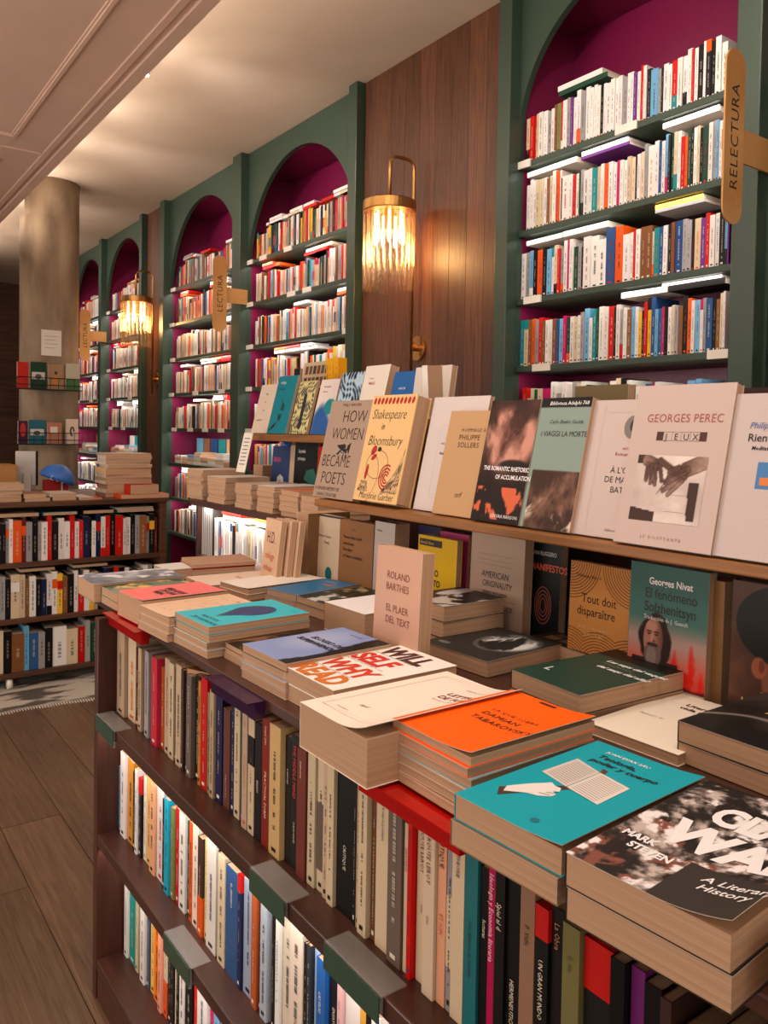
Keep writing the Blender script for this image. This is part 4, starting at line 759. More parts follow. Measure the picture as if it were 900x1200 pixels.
o, W = lean(718.5, 832, .268, .02, (.74, .66, .63), 'large pale pink book lettered georges perec jeux with a photograph of hands', X=1.100)
letter(o, 'GEORGES PEREC', .026, .205, .0195, (.62, .32, .28), sp=1.05, xs=.92); mr_ = (.26, .10, .09)
shape(o, 'printed_square', rect(.050, .0625, .174, .1885), mr_); shape(o, 'printed_square', rect(.1285, .141, .174, .1885), mr_); [letter(o, ch, .0665+.0165*i, .1755, .0150, (.25, .2, .2)) for i, ch in enumerate('JEUX')]
for x in (.0625, .079, .0955, .112, .1285): shape(o, 'printed_rule', rect(x-.0003, x+.0003, .174, .1885), (.45, .4, .4))
for y in (.174, .1885): shape(o, 'printed_rule', rect(.05, .141, y-.0003, y+.0003), (.45, .4, .4))
def art_hands(U, V):
    n = fnoise(111, 6, 2)(U, V, .5); A = mixc((.70, .63, .60), (.86, .80, .77), n); dk = np.array((.25, .18, .16)); skin = mixc((.34, .24, .21), (.66, .54, .49), fnoise(112, 5, 3)(U, V, .5))
    def cap(x0, y0, x1, y1, r): 
        dx, dy = x1-x0, y1-y0; t = np.clip(((U-x0)*dx+(V-y0)*dy)/(dx*dx+dy*dy), 0, 1); return np.hypot((U-x0-t*dx)*1.35, V-y0-t*dy)-r
    A = mixc3(A, dk, soft(np.where((U > .82-.06*V) & (U < .93) & (V < .62) & (V > .06), -1., 1.)))
    A = mixc3(A, dk, soft(np.where((V < .20-.15*U) & (U < .36), -1., 1.))); A = mixc3(A, dk, soft(np.where((V > .86) & (U < .12), -1., 1.)))
    for p in ((.14, .92, .30, .85, .09), (.16, .86, .17, .62, .035), (.22, .84, .24, .58, .036), (.28, .84, .31, .56, .036), (.34, .86, .40, .62, .034), (.34, .92, .52, .80, .05),
              (1.0, .95, .72, .80, .12), (.74, .80, .50, .66, .055), (.72, .74, .46, .60, .045), (.72, .68, .44, .48, .04), (.70, .64, .52, .42, .035), (.62, .82, .50, .76, .05)):
        d = cap(*p); m = soft(d, .02)[..., None]; A = A*(1-m)+skin*m; A = mixc3(A, (.18, .12, .11), soft(np.abs(d)-.006, .012)*.7)
    A = mixc3(A, (.2, .15, .14), soft(cap(.46, .62, .36, .42, .006), .01)); return A
patch(o, 'printed_photograph', [(.022, .040), (.150, .040), (.150, .149), (.022, .149)], art_hands, 64); letter(o, 'LE DILETTANTE', .050, .012, .007, (.6, .35, .3), sp=1.6)
for a in ((.085, .123, .058, .0585), (.085, .123, .085, .0855)): shape(o, 'printed_rule', rect(*a), (.5, .45, .42), .0009)
o, W = lean(832.5, 935, .250, .018, (.74, .68, .665), 'white book lettered philippe rien at the frame edge on the ledge', X=1.106)
letter(o, 'Philippe', .030, .196, .0135, (.35, .42, .60), shear=.25, bold=.01); letter(o, 'Rien que', .030, .176, .0170, (.1, .1, .12), bold=.01); letter(o, 'Meditations', .038, .163, .0085, (.1, .1, .12), bold=.02, shear=.2); shape(o, 'printed_photo', rect(.052, .10, .105, .145), (.22, .45, .65)); shape(o, 'printed_photo', rect(.058, .09, .11, .122), (.80, .45, .2), .0007)
# books on the far side of the ledge, seen over the top
def far_side(u0, u1, v, X, T, c, label, ln=-6, **kw):
    z = at((u0+u1)/2, v, 'X', X)[2]; ya, yb = yat(u0, X, z), yat(u1, X, z); return book(mat_face(X, ya, 1.2206+max(0, T*math.sin(math.radians(-ln))), ln), ya-yb, (z-1.2204), T, c, label, **kw)
far_side(478, 520, 428, 1.40, .02, (.78, .74, .70), 'pale grey book propped open behind the ledge, under the nearer wall lamp', ln=8)
far_side(521, 527, 430, 1.36, .05, (.86, .83, .80), 'edge of a propped white book behind the ledge below the wall lamp', ln=-4)
far_side(683, 745, 452, 1.43, .025, (.42, .36, .24), 'olive brown book back seen over the sea painting cover', ln=0); far_side(775, 862, 466, 1.42, .02, (.62, .56, .50), 'pale book back seen over the hands cover', ln=0)
far_side(863, 930, 455, 1.40, .02, (.22, .12, .10), 'dark red-brown picture book standing behind the ledge end', ln=0)

# ---------------------------------------------------------------- books standing at the back of the tabletop
def stand(u0, u1, H, T, c, label, X=1.19, ln=2, z=TZ+.0004, yaw=0, **kw):
    ya, yb = yat(u0, X, z+H*.6), yat(u1, X, z+H*.6); W = ya-yb; return book(mat_face(X+T, ya, z, ln, yaw), W, H, T, c, label, **kw), W
o, W = stand(371, 396, .198, .02, (.84, .76, .66), 'cream book with a small teal oval at the foot, under the ledge end'); shape(o, 'printed_oval', ell(W*.56, .035, .017, .020), (.05, .42, .42)); letter(o, 'Francisco Salvador', .006, .135, .0115, W1, xs=.75); letter(o, 'Young', .035, .118, .0125, W1, xs=.85); shape(o, 'printed_edge', rect(0, W, .193, .198), (.12, .15, .2))
o, W = stand(396.5, 435, .195, .035, (.60, .42, .26), 'golden brown book with dark lettering beside the cream oval one')
for i, s in enumerate(('Francisco Ribes Carrillo', 'pensa durante', 'Plan subterr', 'un Tiempo de multitudes')): letter(o, s, W*.12, .145-i*.017, .0115, (.16, .09, .06), xs=.80, bold=.02)
letter(o, 'novela', W*.35, .168, .008, (.2, .1, .05))
book(mat_spine(1.30, 2.045-.075, TZ+.0004, yaw=180), .14, .20, .066, (.52, .38, .25), 'thick book with its brown fore-edge outward beside the trio of initials covers')
for k, (dx, dy) in enumerate(((0, 0), (.022, -.018), (.040, -.034))):
    o = book(mat_face(1.085+dx, 2.085+dy, TZ+.0004, 6, -6), .115, .182, .016, (.84, .70, .58), ('cream book lettered with two big initials and coral script', 'second copy behind the initials cover', 'third copy behind the initials cover')[k]+' near the red striped pile')
    if k == 0: letter(o, 'H.D.', .022, .115, .046, (.25, .12, .1), xs=.7); letter(o, 'trilogy', .018, .070, .026, (.78, .32, .2), shear=.2); letter(o, 'tribute', .014, .036, .024, (.78, .32, .2), shear=.2)
o, W = stand(437, 460, .205, .045, (.78, .74, .70), 'thick white book with open page block behind the standing pink-beige book'); letter(o, 'Ovidio', .01, .18, .008, W1)
o, W = stand(487, 512, .205, .012, (.13, .12, .28), 'navy book half hidden behind the yellow one', X=1.245)
o, W = stand(513, 546, .200, .014, (.70, .22, .42), 'pink book half hidden behind the yellow one', X=1.235); o2, _ = stand(547, 557, .195, .03, (.62, .46, .34), 'narrow light brown book beside the pink one behind the dark pile', X=1.25)
o, W = stand(488, 533, .190, .016, (.85, .69, .06), 'bright yellow book with black lettering behind the dark pile', X=1.20); shape(o, 'printed_band', rect(.004, W*.62, .166, .182), (.06, .06, .05)); letter(o, 'Aurelia Navas', .008, .170, .011, (.85, .69, .06), shear=.1, xs=.8)
letter(o, 'YO NO', .020, .098, .021, bk, bold=.03, xs=.85); letter(o, 'ESCRITO', .016, .074, .021, bk, bold=.03, xs=.85); letter(o, 'UN LIBRO', .016, .050, .021, bk, bold=.03, xs=.85)
o, W = stand(550, 612, .215, .026, (.72, .62, .55), 'beige book with handwritten american originality title', X=1.225)
letter(o, 'AMERICAN', W*.22, .118, .0200, bk, shear=.15, xs=.86); letter(o, 'ORIGINALITY', W*.24, .098, .0190, bk, shear=.15, xs=.80); letter(o, 'ESSAYS ON POETRY', W*.26, .082, .0085, bk, bold=.02); letter(o, 'LOUISE GLÜCK', W*.30, .052, .016, bk, shear=.2, xs=.8)
for a in ((W*.12, W*.8, .156, .1565), (W*.12, W*.8, .168, .1685), (W*.12, W*.8, .146, .1465), (W*.2, W*.9, .072, .0728)): shape(o, 'printed_rule', rect(*a), (.3, .25, .22))
o, W = stand(606, 655, .215, .022, (.07, .10, .115), 'dark slate book with orange lettering and ornament beside the handwritten title', X=1.262)
letter(o, 'JUAN RUGGERO', W*.30, .180, .012, (.75, .72, .68), bold=.02, xs=.8); letter(o, 'MANIFESTOS', W*.30, .148, .0205, (.85, .35, .18), bold=.02, xs=.85)
for i in range(4): ring(o, W*.62, .075, .024-.005*i, .040-.008*i, .0022, (.62, .34, .26))
def art_tout(U, V):
    A = np.zeros(U.shape+(3,))+(.80, .55, .29); f = 1e9
    cs = ((0, 1), (1, 1), (0, 0), (1, 0), (.5, 0)); P = [np.hypot((U-a)*1.0, (V-b)*1.35) for a, b in cs]; d = np.minimum.reduce(P); A = mixc3(A, (.42, .22, .09), soft(np.abs(np.sin(d*85))-.45, .35)*soft(d-.50, .03)); return A
o, W = stand(666, 740, .196, .016, (.7, .46, .22), 'ochre book with curved line pattern lettered tout doit disparaitre', X=1.188, art=art_tout, res=(150, 190)); dk_ = (.15, .08, .05)
letter(o, 'Tout doit', W*.20, .122, .0235, dk_, xs=.88); letter(o, 'disparaître', W*.13, .098, .0235, dk_, xs=.88); letter(o, 'Dictionnaire Perec &', W*.1, .168, .0085, dk_, xs=.8); letter(o, 'SUITE D\'UN MANUS', W*.16, .072, .008, (.88, .72, .5)); letter(o, 'SUR L\'OUBLI', W*.26, .060, .008, (.88, .72, .5))
def art_sol(U, V):
    A = mixc((.80, .28, .22), (.68, .56, .52), (V-.18)*4.5); A = mixc3(A, (.26, .44, .41), np.clip((V-.44)*7, 0, 1)); A = mixc3(A, (.18, .36, .335), np.clip((V-.56)*3, 0, 1)); n = fnoise(121, 7, 6)(U, V, 1)
    for cx, h, wd in ((.82, .44, .12), (.62, .38, .09), (.95, .26, .07), (.08, .26, .07)): A = mixc3(A, (.82, .11, .06), soft(np.abs(U-cx)-wd*(1-V/h)*np.clip((n-.2)*2.6, .15, 1.6), .05)*(V < h)*.92)
    A = mixc3(A, (.35, .05, .05), soft(V-.10-.02*n, .02)); A = mixc3(A, (.72, .66, .58), soft(V-.085, .01)*1.0); V = (V-.165)/1.08; U = .36+(U-.36)/1.08
    hair = soft(((U-.36)/.20)**2+((V-.235)/.185)**2-1-.35*(n-.5), .22); A = mixc3(A, (.17, .11, .10), hair); A = mixc3(A, (.15, .11, .11), soft(np.where((V < .09) & (np.abs(U-.36) < .28), -1., 1.)))
    face = soft(((U-.335)/.118)**2+((V-.235)/.150)**2-1, .15); A = mixc3(A, (.66, .45, .38), face); A = mixc3(A, (.40, .25, .21), face*np.clip((U-.345)*9, 0, .8)); A = mixc3(A, (.72, .52, .44), face*soft(((U-.31)/.07)**2+((V-.325)/.035)**2-1, .6))
    for ex in (.285, .375): A = mixc3(A, (.14, .08, .07), soft(((U-ex)/.024)**2+((V-.272)/.0065)**2-1, .5)); A = mixc3(A, (.26, .16, .13), soft(((U-ex)/.034)**2+((V-.288)/.006)**2-1, .6))
    A = mixc3(A, (.76, .55, .47), soft(((U-.322)/.014)**2+((V-.245)/.035)**2-1, .5)); A = mixc3(A, (.36, .25, .22), soft(((U-.345)/.018)**2+((V-.222)/.008)**2-1, .5))
    A = mixc3(A, (.42, .34, .32), soft(((U-.335)/.105)**2+((V-.125)/.085)**2-1, .3)); A = mixc3(A, (.62, .56, .53), soft(((U-.32)/.060)**2+((V-.115)/.075)**2-1, .5)*np.clip(n*1.5, .4, 1)); A = mixc3(A, (.22, .16, .15), soft(((U-.33)/.070)**2+((V-.195)/.014)**2-1, .5)); return A
o, W = stand(736, 827, .218, .022, (.24, .42, .39), 'green and red book with a bearded man portrait at the back of the table', X=1.165, art=art_sol, res=(110, 150))
letter(o, 'Georges Nivat', W*.25, .184, .0165, wt, bold=.02, xs=.85); letter(o, 'El fenómeno', W*.20, .161, .0235, (.08, .12, .11), bold=.012, xs=.84); letter(o, 'Solzhenitsyn', W*.20, .138, .0235, (.08, .12, .11), bold=.012, xs=.84); letter(o, 'Traducción de J. Guasch', W*.20, .124, .010, wt, xs=.86)
book(mat_face(1.235, yat(829, 1.2, 1.07), TZ+.0004, 1), .035, .205, .05, (.55, .40, .24), 'book edge in wood-brown between the portrait book and the dark head cover')
def art_head(U, V):
    n = fnoise(131, 6, 2)(U, V, 1); A = mixc((.22, .13, .10), (.38, .25, .19), n); A = mixc3(A, (.46, .27, .19), soft(((U-.62)/.26)**2+((V-.36)/.26)**2-1, .2)); A = mixc3(A, (.055, .045, .045), soft(((U-.52)/.47)**2+((V-.72)/.27)**2-1, .05)*1.0)
    e = soft(((U-.33)/.085)**2+((V-.41)/.075)**2-1, .2); A = mixc3(A, (.56, .31, .21), e); A = mixc3(A, (.42, .20, .14), soft(((U-.36)/.035)**2+((V-.425)/.045)**2-1, .6)*e); return mixc3(A, (.12, .07, .06), soft(V-.14, .08)*.9)
o, W = stand(855, 965, .215, .02, (.2, .12, .1), 'book with the back of a dark-haired head on its cover', X=1.165, art=art_head, res=(90, 120)); letter(o, 'LA MALA', .020, .022, .024, (.80, .58, .28), bold=.005); letter(o, 'COSTUMBRE', .05, .045, .013, (.8, .6, .3))
# the standing pink-beige book
o = book(mat_face(.895, yat(436, .866, 1.1), TZ+.0004, 3), yat(436, .866, 1.1)-yat(488, .866, 1.1), .222, .028, (.79, .62, .53), 'pink-beige book standing upright lettered roland barthes', spine=(.75, .52, .42)); rb = (.50, .24, .17)
letter(o, 'ROLAND', .034, .166, .0185, rb, xs=.9); letter(o, 'BARTHES', .033, .145, .0185, rb, xs=.9); letter(o, 'EL PLAER', .036, .106, .0185, rb, xs=.9); letter(o, 'DEL TEXT', .036, .085, .0185, rb, xs=.9)

# ---------------------------------------------------------------- the farther display table
t2 = tag(empty('display_table', (1.35, 3.3, FZ)), 'farther dark display table with raised ledge, between the front table and the arched bookcases', 'table')
def t2box(name, x0, x1, y0, y1, z0, z1, mat=TABLE): return boxo(name, (x0-1.35, x1-1.35, y0-3.3, y1-3.3, z0-FZ, z1-FZ), mat, t2, .002)
t2box('tabletop', 1.35, 1.95, 2.40, 3.30, 1.075, 1.10); t2box('ledge', 1.50, 1.78, 2.40, 3.06, 1.358, 1.385, LEDGE); t2box('ledge_support', 1.70, 1.72, 2.42, 3.04, 1.1005, 1.3575, LEDGE)
t2box('upper_riser', 1.69, 1.82, 2.50, 3.06, 1.3855, 1.575, DARKW); t2box('shelf', 1.38, 1.95, 2.42, 3.28, .835, .86); t2box('shelf', 1.38, 1.95, 2.42, 3.28, .45, .475); t2box('side_panel', 1.38, 1.95, 3.281, 3.30, FZ+.001, 1.0745, DARKW); t2box('side_panel', 1.38, 1.95, 2.40, 2.4195, FZ+.001, 1.0745, DARKW); t2box('back_panel', 1.78, 1.80, 2.42, 3.28, FZ+.001, 1.0745, DARKW)
Z2 = 1.1004
def pile2(u, n, T, c, desc, D=.2, W=.145, X=1.365, top=None):
    y = yat(u, X, Z2)
    for i in range(n):
        cc = top if (top and i == n-1) else c
        book(mat_lie(X+random.uniform(-.004, .004), y+random.uniform(-.004, .004), Z2+i*(T+.0004), random.uniform(-1.5, 1.5)), W, D, T, cc, f"{'topmost' if i == n-1 else ordw(n-i)+' down'} book in the pile {desc}", 'piles on the farther display table')
pile2(219, 8, .0155, (.72, .64, .55), 'at the far corner of the farther table', W=.16); pile2(243, 6, .0175, (.70, .6, .5), 'second from the far corner, farther table', W=.17, top=(.8, .76, .7)); pile2(276, 5, .0185, (.7, .62, .55), 'third from the far corner, farther table', W=.14)
pile2(301, 5, .019, (.66, .52, .40), 'beside the small notebooks, farther table', W=.13, top=(.86, .84, .82)); pile2(328, 5, .018, (.7, .55, .42), 'below the teal creature cover, farther table', W=.13, top=(.78, .45, .30)); pile2(352, 4, .02, (.7, .55, .42), 'nearest on the farther table behind the greige cover', W=.12)
for i in range(9): book(mat_lie(1.60, yat(297, 1.6, 1.2), Z2+i*.0165, 0), .085, .09, .016, (.62, .44, .28), f"{'topmost' if i == 8 else ordw(9-i)+' down'} kraft notebook in the small stack under the far ledge", 'kraft notebooks under the far ledge', name='notebook', cat='notebook')
def stand2(u0, u1, v0, c, label, X=1.62, T=.014, **kw):
    z = at((u0+u1)/2, v0, 'X', X)[2]; ya, yb = yat(u0, X, 1.22), yat(u1, X, 1.22); return book(mat_face(X+T, ya, Z2, 3), ya-yb, z-Z2, T, c, label, **kw), ya-yb, z-Z2
o, W, H = stand2(317, 337, 523, (.16, .26, .45), 'blue book lettered begun in pink under the far ledge'); letter(o, 'BEGUN', W*.1, H*.72, .026, (.85, .25, .55), bold=.03, xs=.7); shape(o, 'printed_page', [(W*.3, H*.3), (W*.5, H*.38), (W*.7, H*.3), (W*.68, H*.44), (W*.5, H*.5), (W*.34, H*.44)], (.85, .85, .85))
o, W, H = stand2(343, 369, 519, (.045, .06, .055), 'black book with a teal creature under the far ledge'); letter(o, 'La poesia', W*.16, H*.84, .020, wt, bold=.02, xs=.72); letter(o, 'y el cuerpo', W*.13, H*.72, .020, wt, bold=.02, xs=.66); shape(o, 'printed_creature', [(W*.45, H*.42), (W*.55, H*.56), (W*.85, H*.60), (W*.98, H*.5), (W*.98, H*.1), (W*.8, H*.1), (W*.85, H*.3), (W*.7, H*.36)], (.04, .42, .36))
stand2(370, 392, 524, (.78, .10, .05), 'red book beside the teal creature cover under the far ledge'); stand2(337.5, 342.5, 522, (.84, .74, .62), 'narrow cream book between blue and black covers under the far ledge')
# covers on the far ledge
def lean2(u0, u1, v1, c, label, X=1.515, T=.012, ln=14, **kw):
    z0 = 1.3854; z = at(u0+16, v1, 'X', X+.05)[2]; ya, yb = yat(u0, X, z0), yat(u1, X, z0); H = (z-z0)/math.cos(math.radians(ln)); return book(mat_face(X+T, ya, z0, ln), ya-yb, H, T, c, label, group='covers on the far ledge', **kw), ya-yb, H
o, W, H = lean2(294, 312, 452, (.80, .73, .66), 'cream book with small handwritten marks, first on the far ledge'); letter(o, 'Wie', W*.4, H*.78, .012, W1, shear=.2); letter(o, 'du', W*.45, H*.62, .012, W1); letter(o, 'bist', W*.42, H*.45, .012, W1); letter(o, 'gewesen!', W*.2, H*.25, .012, W1)
o, W, H = lean2(312.5, 334, 442, (.06, .46, .52), 'teal book with dark brush letters on the far ledge'); letter(o, 'la', W*.45, H*.40, .06, (.03, .08, .12), bold=.02, xs=.7); letter(o, 'w', W*.38, H*.22, .06, (.03, .08, .12), bold=.02, xs=.7); letter(o, 'POESIA', W*.14, H*.86, .014, wt); letter(o, 'Antologia', W*.14, H*.76, .012, (.03, .08, .12)); shape(o, 'printed_stroke', [(W*.02, H*.03), (W*.3, H*.1), (W*.4, H*.2), (W*.2, H*.14)], (.03, .08, .12))
o, W, H = lean2(338, 358, 448, (.5, .5, .4), 'book with busy yellow and navy pattern on the far ledge', art=art_zig((.12, .13, .25), (.80, .76, .50), 30), res=(40, 56)); shape(o, 'printed_letters', rect(W*.42, W*.6, H*.1, H*.75), (.10, .10, .18))
def art_wave(U, V): A = mixc((.86, .80, .76), (.80, .76, .74), U); A = mixc3(A, (.16, .34, .58), soft(V-.42+.25*(U-.5)**2-.12*np.sin(5*U), .15)); return mixc3(A, (.10, .50, .52), soft(((U-.75)/.30)**2+((V-.50)/.14)**2-1, .2))
o, W, H = lean2(363, 384, 446, (.85, .8, .76), 'white book with a blue-green wave on the far ledge', art=art_wave, res=(30, 40)); letter(o, 'Cartografia', W*.2, H*.85, .011, W1); letter(o, 'del mar', W*.2, H*.76, .011, R1)
o, W, H = lean2(386, 411, 438, (.1, .2, .3), 'dark blue and white patterned book behind the greige cover', art=art_zig((.06, .12, .22), (.66, .76, .82), 24), res=(40, 50))
o, W, H = lean2(412, 440, 432, (.85, .81, .76), 'thick cream book with small red title at the far ledge end', T=.035); letter(o, 'MALLE', W*.25, H*.72, .012, R1, bold=.02); letter(o, 'Poesies', W*.25, H*.80, .008, W1)
o, W, H = lean2(447, 474, 437, (.14, .36, .60), 'mid blue book with small white words at the near end of the far ledge', T=.01); letter(o, 'MARCEL', W*.3, H*.72, .010, wt); letter(o, 'no se', W*.36, H*.45, .009, wt)
book(mat_face(1.725, 3.055, 1.5758, 4), .05, .09, .012, (.09, .08, .08), 'black booklet with pale blossoms at the end of the high riser'); o = book(mat_face(1.728, 2.995, 1.5758, 10), .215, .112, .012, (.74, .66, .52), 'calendar-like book with a grid of portraits standing behind the far ledge covers')
for i in range(6):
    for j in range(2): shape(o, 'printed_portrait', rect(.016+i*.032, .040+i*.032, .010+j*.050, .046+j*.050), ((.25, .2, .18), (.45, .2, .15), (.35, .3, .25))[(i+j) % 3])
for i in range(4): shelf_book(mat_spine(1.705, 2.772-i*.0225, 1.5758), .04, .115, .0215, 'y', f'{ordw(i+1)} of the yellow booklets standing beside the portrait grid', 'yellow booklets', col=(.86, .62, .06))
book(mat_lie(1.70, 2.665, 1.5758, 0), .14, .10, .045, (.70, .28, .10), 'rust orange box-like book lying on the high riser behind the blue patterned cover')
sh = tag(empty('price_card', (1.40, yat(277, 1.40, 1.21), Z2+.128+.004)), 'slanting white notice card standing on the far pile', 'card')
m = MB(); m.box(-.003, 0, -.055, 0, 0, .16); q = m.build('card_sheet', CARD, sh); q.rotation_euler = (0, .25, .2)
q2 = MB(); [q2.quad([(-.0035, -.045, .03+i*.015), (-.0035, -.01, .03+i*.015), (-.0035, -.01, .034+i*.015), (-.0035, -.045, .034+i*.015)]) for i in range(8)]; q3 = q2.build('printed_lines', flat_mat((.4, .38, .36)), sh); q3.rotation_euler = (0, .25, .2)
# lower shelf of the farther table
mass_rows('books', 'bright white and dark paperbacks on the lower shelf of the farther table', 'books in the farther display table', [(1.40, 2.43, 3.16, .8604, .15, .166, .009, .02, 'wwwkkbwrwcwsw', .14)], 21)
for i, (u0, u1, z, c) in enumerate(((244, 270, 1.048, 'w'), (262, 292, 1.0, 'w'))): pass
st = MB(); random.seed(5)
for i in range(14): st.box(1.40-.001, 1.40+.1, 3.165+i*.008, 3.1725+i*.008, .861, 1.066, (.80, .78, .76) if i % 2 else (.22, .2, .2))
tag(st.build('magazine_file', PRINT), 'black and white striped magazine file at the end of the farther table shelf', 'file')
area('shelf_led', (1.39, 2.85, 1.07), (1.45, 2.85, .9), .8, .01, 1.8, COOL)

# ---------------------------------------------------------------- brown bookcase on castors by the column
LY = 4.44; lb = tag(empty('low_bookcase', (.40, LY, FZ)), 'low brown bookcase on castors in front of the concrete column', 'bookcase')
def lbox(name, x0, x1, y0, y1, z0, z1, mat=CASEW): return boxo(name, (x0-.4, x1-.4, y0-LY, y1-LY, z0-FZ, z1-FZ), mat, lb, .002)
lbox('top_board', .40, 1.69, LY-.01, LY+.36, .982, 1.008)
for z in (.695, .405, .125): lbox('shelf', .42, 1.645, LY, LY+.339, z-.025, z)
lbox('side_panel', 1.646, 1.68, LY, LY+.36, .095, .9815); lbox('side_panel', .40, .4195, LY, LY+.36, .095, .9815); lbox('back_panel', .42, 1.645, LY+.34, LY+.36, .095, .9815)
for x in (.86, 1.6):
    m = MB(); m.tube([(x-.4-.012, .03, .0415), (x-.4+.012, .03, .0415)], .030, 20); m.build('castor', CARD, lb, True); lbox('castor_fork', x-.016, x+.016, LY+.012, LY+.05, .092, .0999, BLACKM)
def mass_front(name, label, group, z, x0, x1, seq, h0, h1, seed):
    rnd = random.Random(seed); m = MB(); ks = [(t[0], float(t[1:])) for t in seq.split()]; tot = sum(k for _, k in ks); x = x0; H = rnd.uniform(h0, h1)
    for key, wd in ks:
        T = wd*(x1-x0)/tot; c = jit(PAL[key]); H = rnd.uniform(h0, h1); y = LY+.02+rnd.uniform(0, .008)
        m.box(x, x+T-.0007, y, y+.15, z+.0006, z+H, c); m.quad([(x+.001, y+.002, z+H+.0002), (x+T-.002, y+.002, z+H+.0002), (x+T-.002, y+.149, z+H+.0002), (x+.001, y+.149, z+H+.0002)], (.8, .72, .62))
        ink = (.3, .25, .22) if sum(c) > 1.3 else (.75, .7, .62); yy = z+H*rnd.uniform(.15, .4); e = z+H*rnd.uniform(.6, .9)
        while yy < e: l = rnd.uniform(.008, .03); m.quad([(x+T*.38, y-.0006, yy), (x+T*.62, y-.0006, yy), (x+T*.62, y-.0006, min(e, yy+l)), (x+T*.38, y-.0006, min(e, yy+l))], tuple(.5*a+.5*b for a, b in zip(c, ink))); yy += l+.006
        if rnd.random() < .18: cc = PAL[rnd.choice('ryrowk')]; a = rnd.choice((0, .6)); m.box(x+.0003, x+T-.001, y-.001, y, z+H*a+.001, z+H*(a+.22), cc)
        x += T
    tag(m.build(name, PRINT), label, 'books', group, 'stuff')
mass_front('books', 'upright books on the upper shelf of the low brown bookcase', 'books in the low bookcase', .695, .43, 1.635, 'c6 w5 n6 k4 w5 s5 l7 w6 q5 l6 w6 b9 w7 r7 r4 k5 k4 s4 w4 o10 a5 s7 k7 s4 w7 r5 k8 w7 w7 r6 w5 r5 d8 k3 w5 d6 w6 r6 k7 r10 w4 w6 k6 s6 n9 s4 k7 a4', .195, .235, 31)
mass_front('books', 'upright books on the middle shelf of the low brown bookcase', 'books in the low bookcase', .405, .43, 1.635, 'w5 k6 c5 n6 q4 k6 d6 k6 k6 c7 e5 n5 w5 s5 k5 c8 e5 n4 w6 k5 d5 w5 w5 y5 n5 k6 w4 r6 w5 w5 e4 k6 d5 k5 r5 k6 w5 g4 c5 k6 w5 s5 k5', .19, .235, 32)
mass_front('books', 'upright books on the lowest shelf of the low brown bookcase', 'books in the low bookcase', .125, .43, 1.635, 'k6 w5 e6 c4 w7 e7 k8 w6 k4 c9 k6 n9 l4 b7 s5 k6 w11 c9 r6 s4 g8 k6 c6 w5 k5 w6 n5 k5 r5 w6', .19, .235, 33)
def flat(x0, x1, y0, dp, z, T, c, label, rot=0, group='books lying on the low bookcase'):
    return book(Matrix.Translation((x0, y0, z))@Matrix.Rotation(math.radians(rot), 4, 'Z'), x1-x0, dp, T, c, label, group)
def ux(u, y=LY, z=1.02): return at(u, pr(1, y, z)[1], 'Y', y)[0]
for z, a, b, T, c, l in ((.9315, 0, 47, .018, (.72, .62, .52), 'long beige book laid over the upper row at the column end'), (.9315, 52, 92, .016, (.10, .45, .58), 'turquoise book laid over the upper row'), (.9315, 99, 135, .018, (.08, .07, .07), 'black book laid over the upper row'), (.9315, 140, 182, .014, (.35, .60, .70), 'light blue book laid over the upper row near the post'), (.946, 139, 181, .012, (.82, .80, .76), 'white book laid on the light blue one over the upper row'),
                         (.6435, 25, 66, .014, (.74, .68, .58), 'cream book laid over the middle row'), (.6435, 88, 128, .014, (.70, .64, .54), 'beige book laid over the middle row toward the front table')):
    flat(max(.43, ux(a)), ux(b), LY+.02, .14, z, T, c, l)
T0 = 1.0084
def tstack(u0, u1, specs, desc, y=LY+.02, dp=.2):
    z = T0
    for i, (T, c) in enumerate(specs):
        flat(max(.41, ux(u0, y))+random.uniform(-.008, .008), ux(u1, y)+random.uniform(-.01, .01), y+random.uniform(-.005, .01), dp, z, T, c, f"{'topmost' if i == len(specs)-1 else ordw(len(specs)-i)+' down'} book of {desc}", random.uniform(-3, 3)); z += T+.0006
    return z
tn, wh_, pk = (.66, .52, .40), (.80, .76, .70), (.60, .42, .34)
tstack(-10, 27, [(.022, pk), (.018, tn), (.02, wh_), (.03, (.78, .66, .52))], 'the left stack on the low bookcase'.replace('left', 'box-side')); tstack(30, 57, [(.016, wh_), (.022, pk)], 'the small stack before the monitor'); tstack(39, 91, [(.018, wh_), (.016, (.75, .72, .66))], 'the wide low stack before the blue dome', y=LY+.0) if 0 else None
tstack(60, 91, [(.02, (.3, .4, .38)), (.018, wh_)], 'the flat pair before the blue dome'); tstack(94, 112, [(.014, wh_)], 'the single flat place by the red scrap'); flat(ux(108), ux(121), LY+.02, .1, T0, .010, (.80, .16, .08), 'small red booklet on the low bookcase beside the tall stack')
zt = tstack(125, 178, [(.022, pk), (.02, wh_), (.03, tn), (.016, wh_), (.018, tn), (.016, wh_), (.04, (.80, .66, .48)), (.016, wh_), (.014, wh_), (.018, (.78, .72, .64)), (.016, wh_), (.014, (.7, .6, .5))], 'the tall stack by the post', y=LY+.13, dp=.19)
flat(ux(141), 1.69, LY-.01, .13, T0, .022, (.80, .28, .08), 'orange-red book under the red boxed one on the low bookcase'); flat(ux(153), ux(186), LY, .11, T0+.0226, .052, (.68, .10, .05), 'thick scarlet-edged book on the orange one by the post')
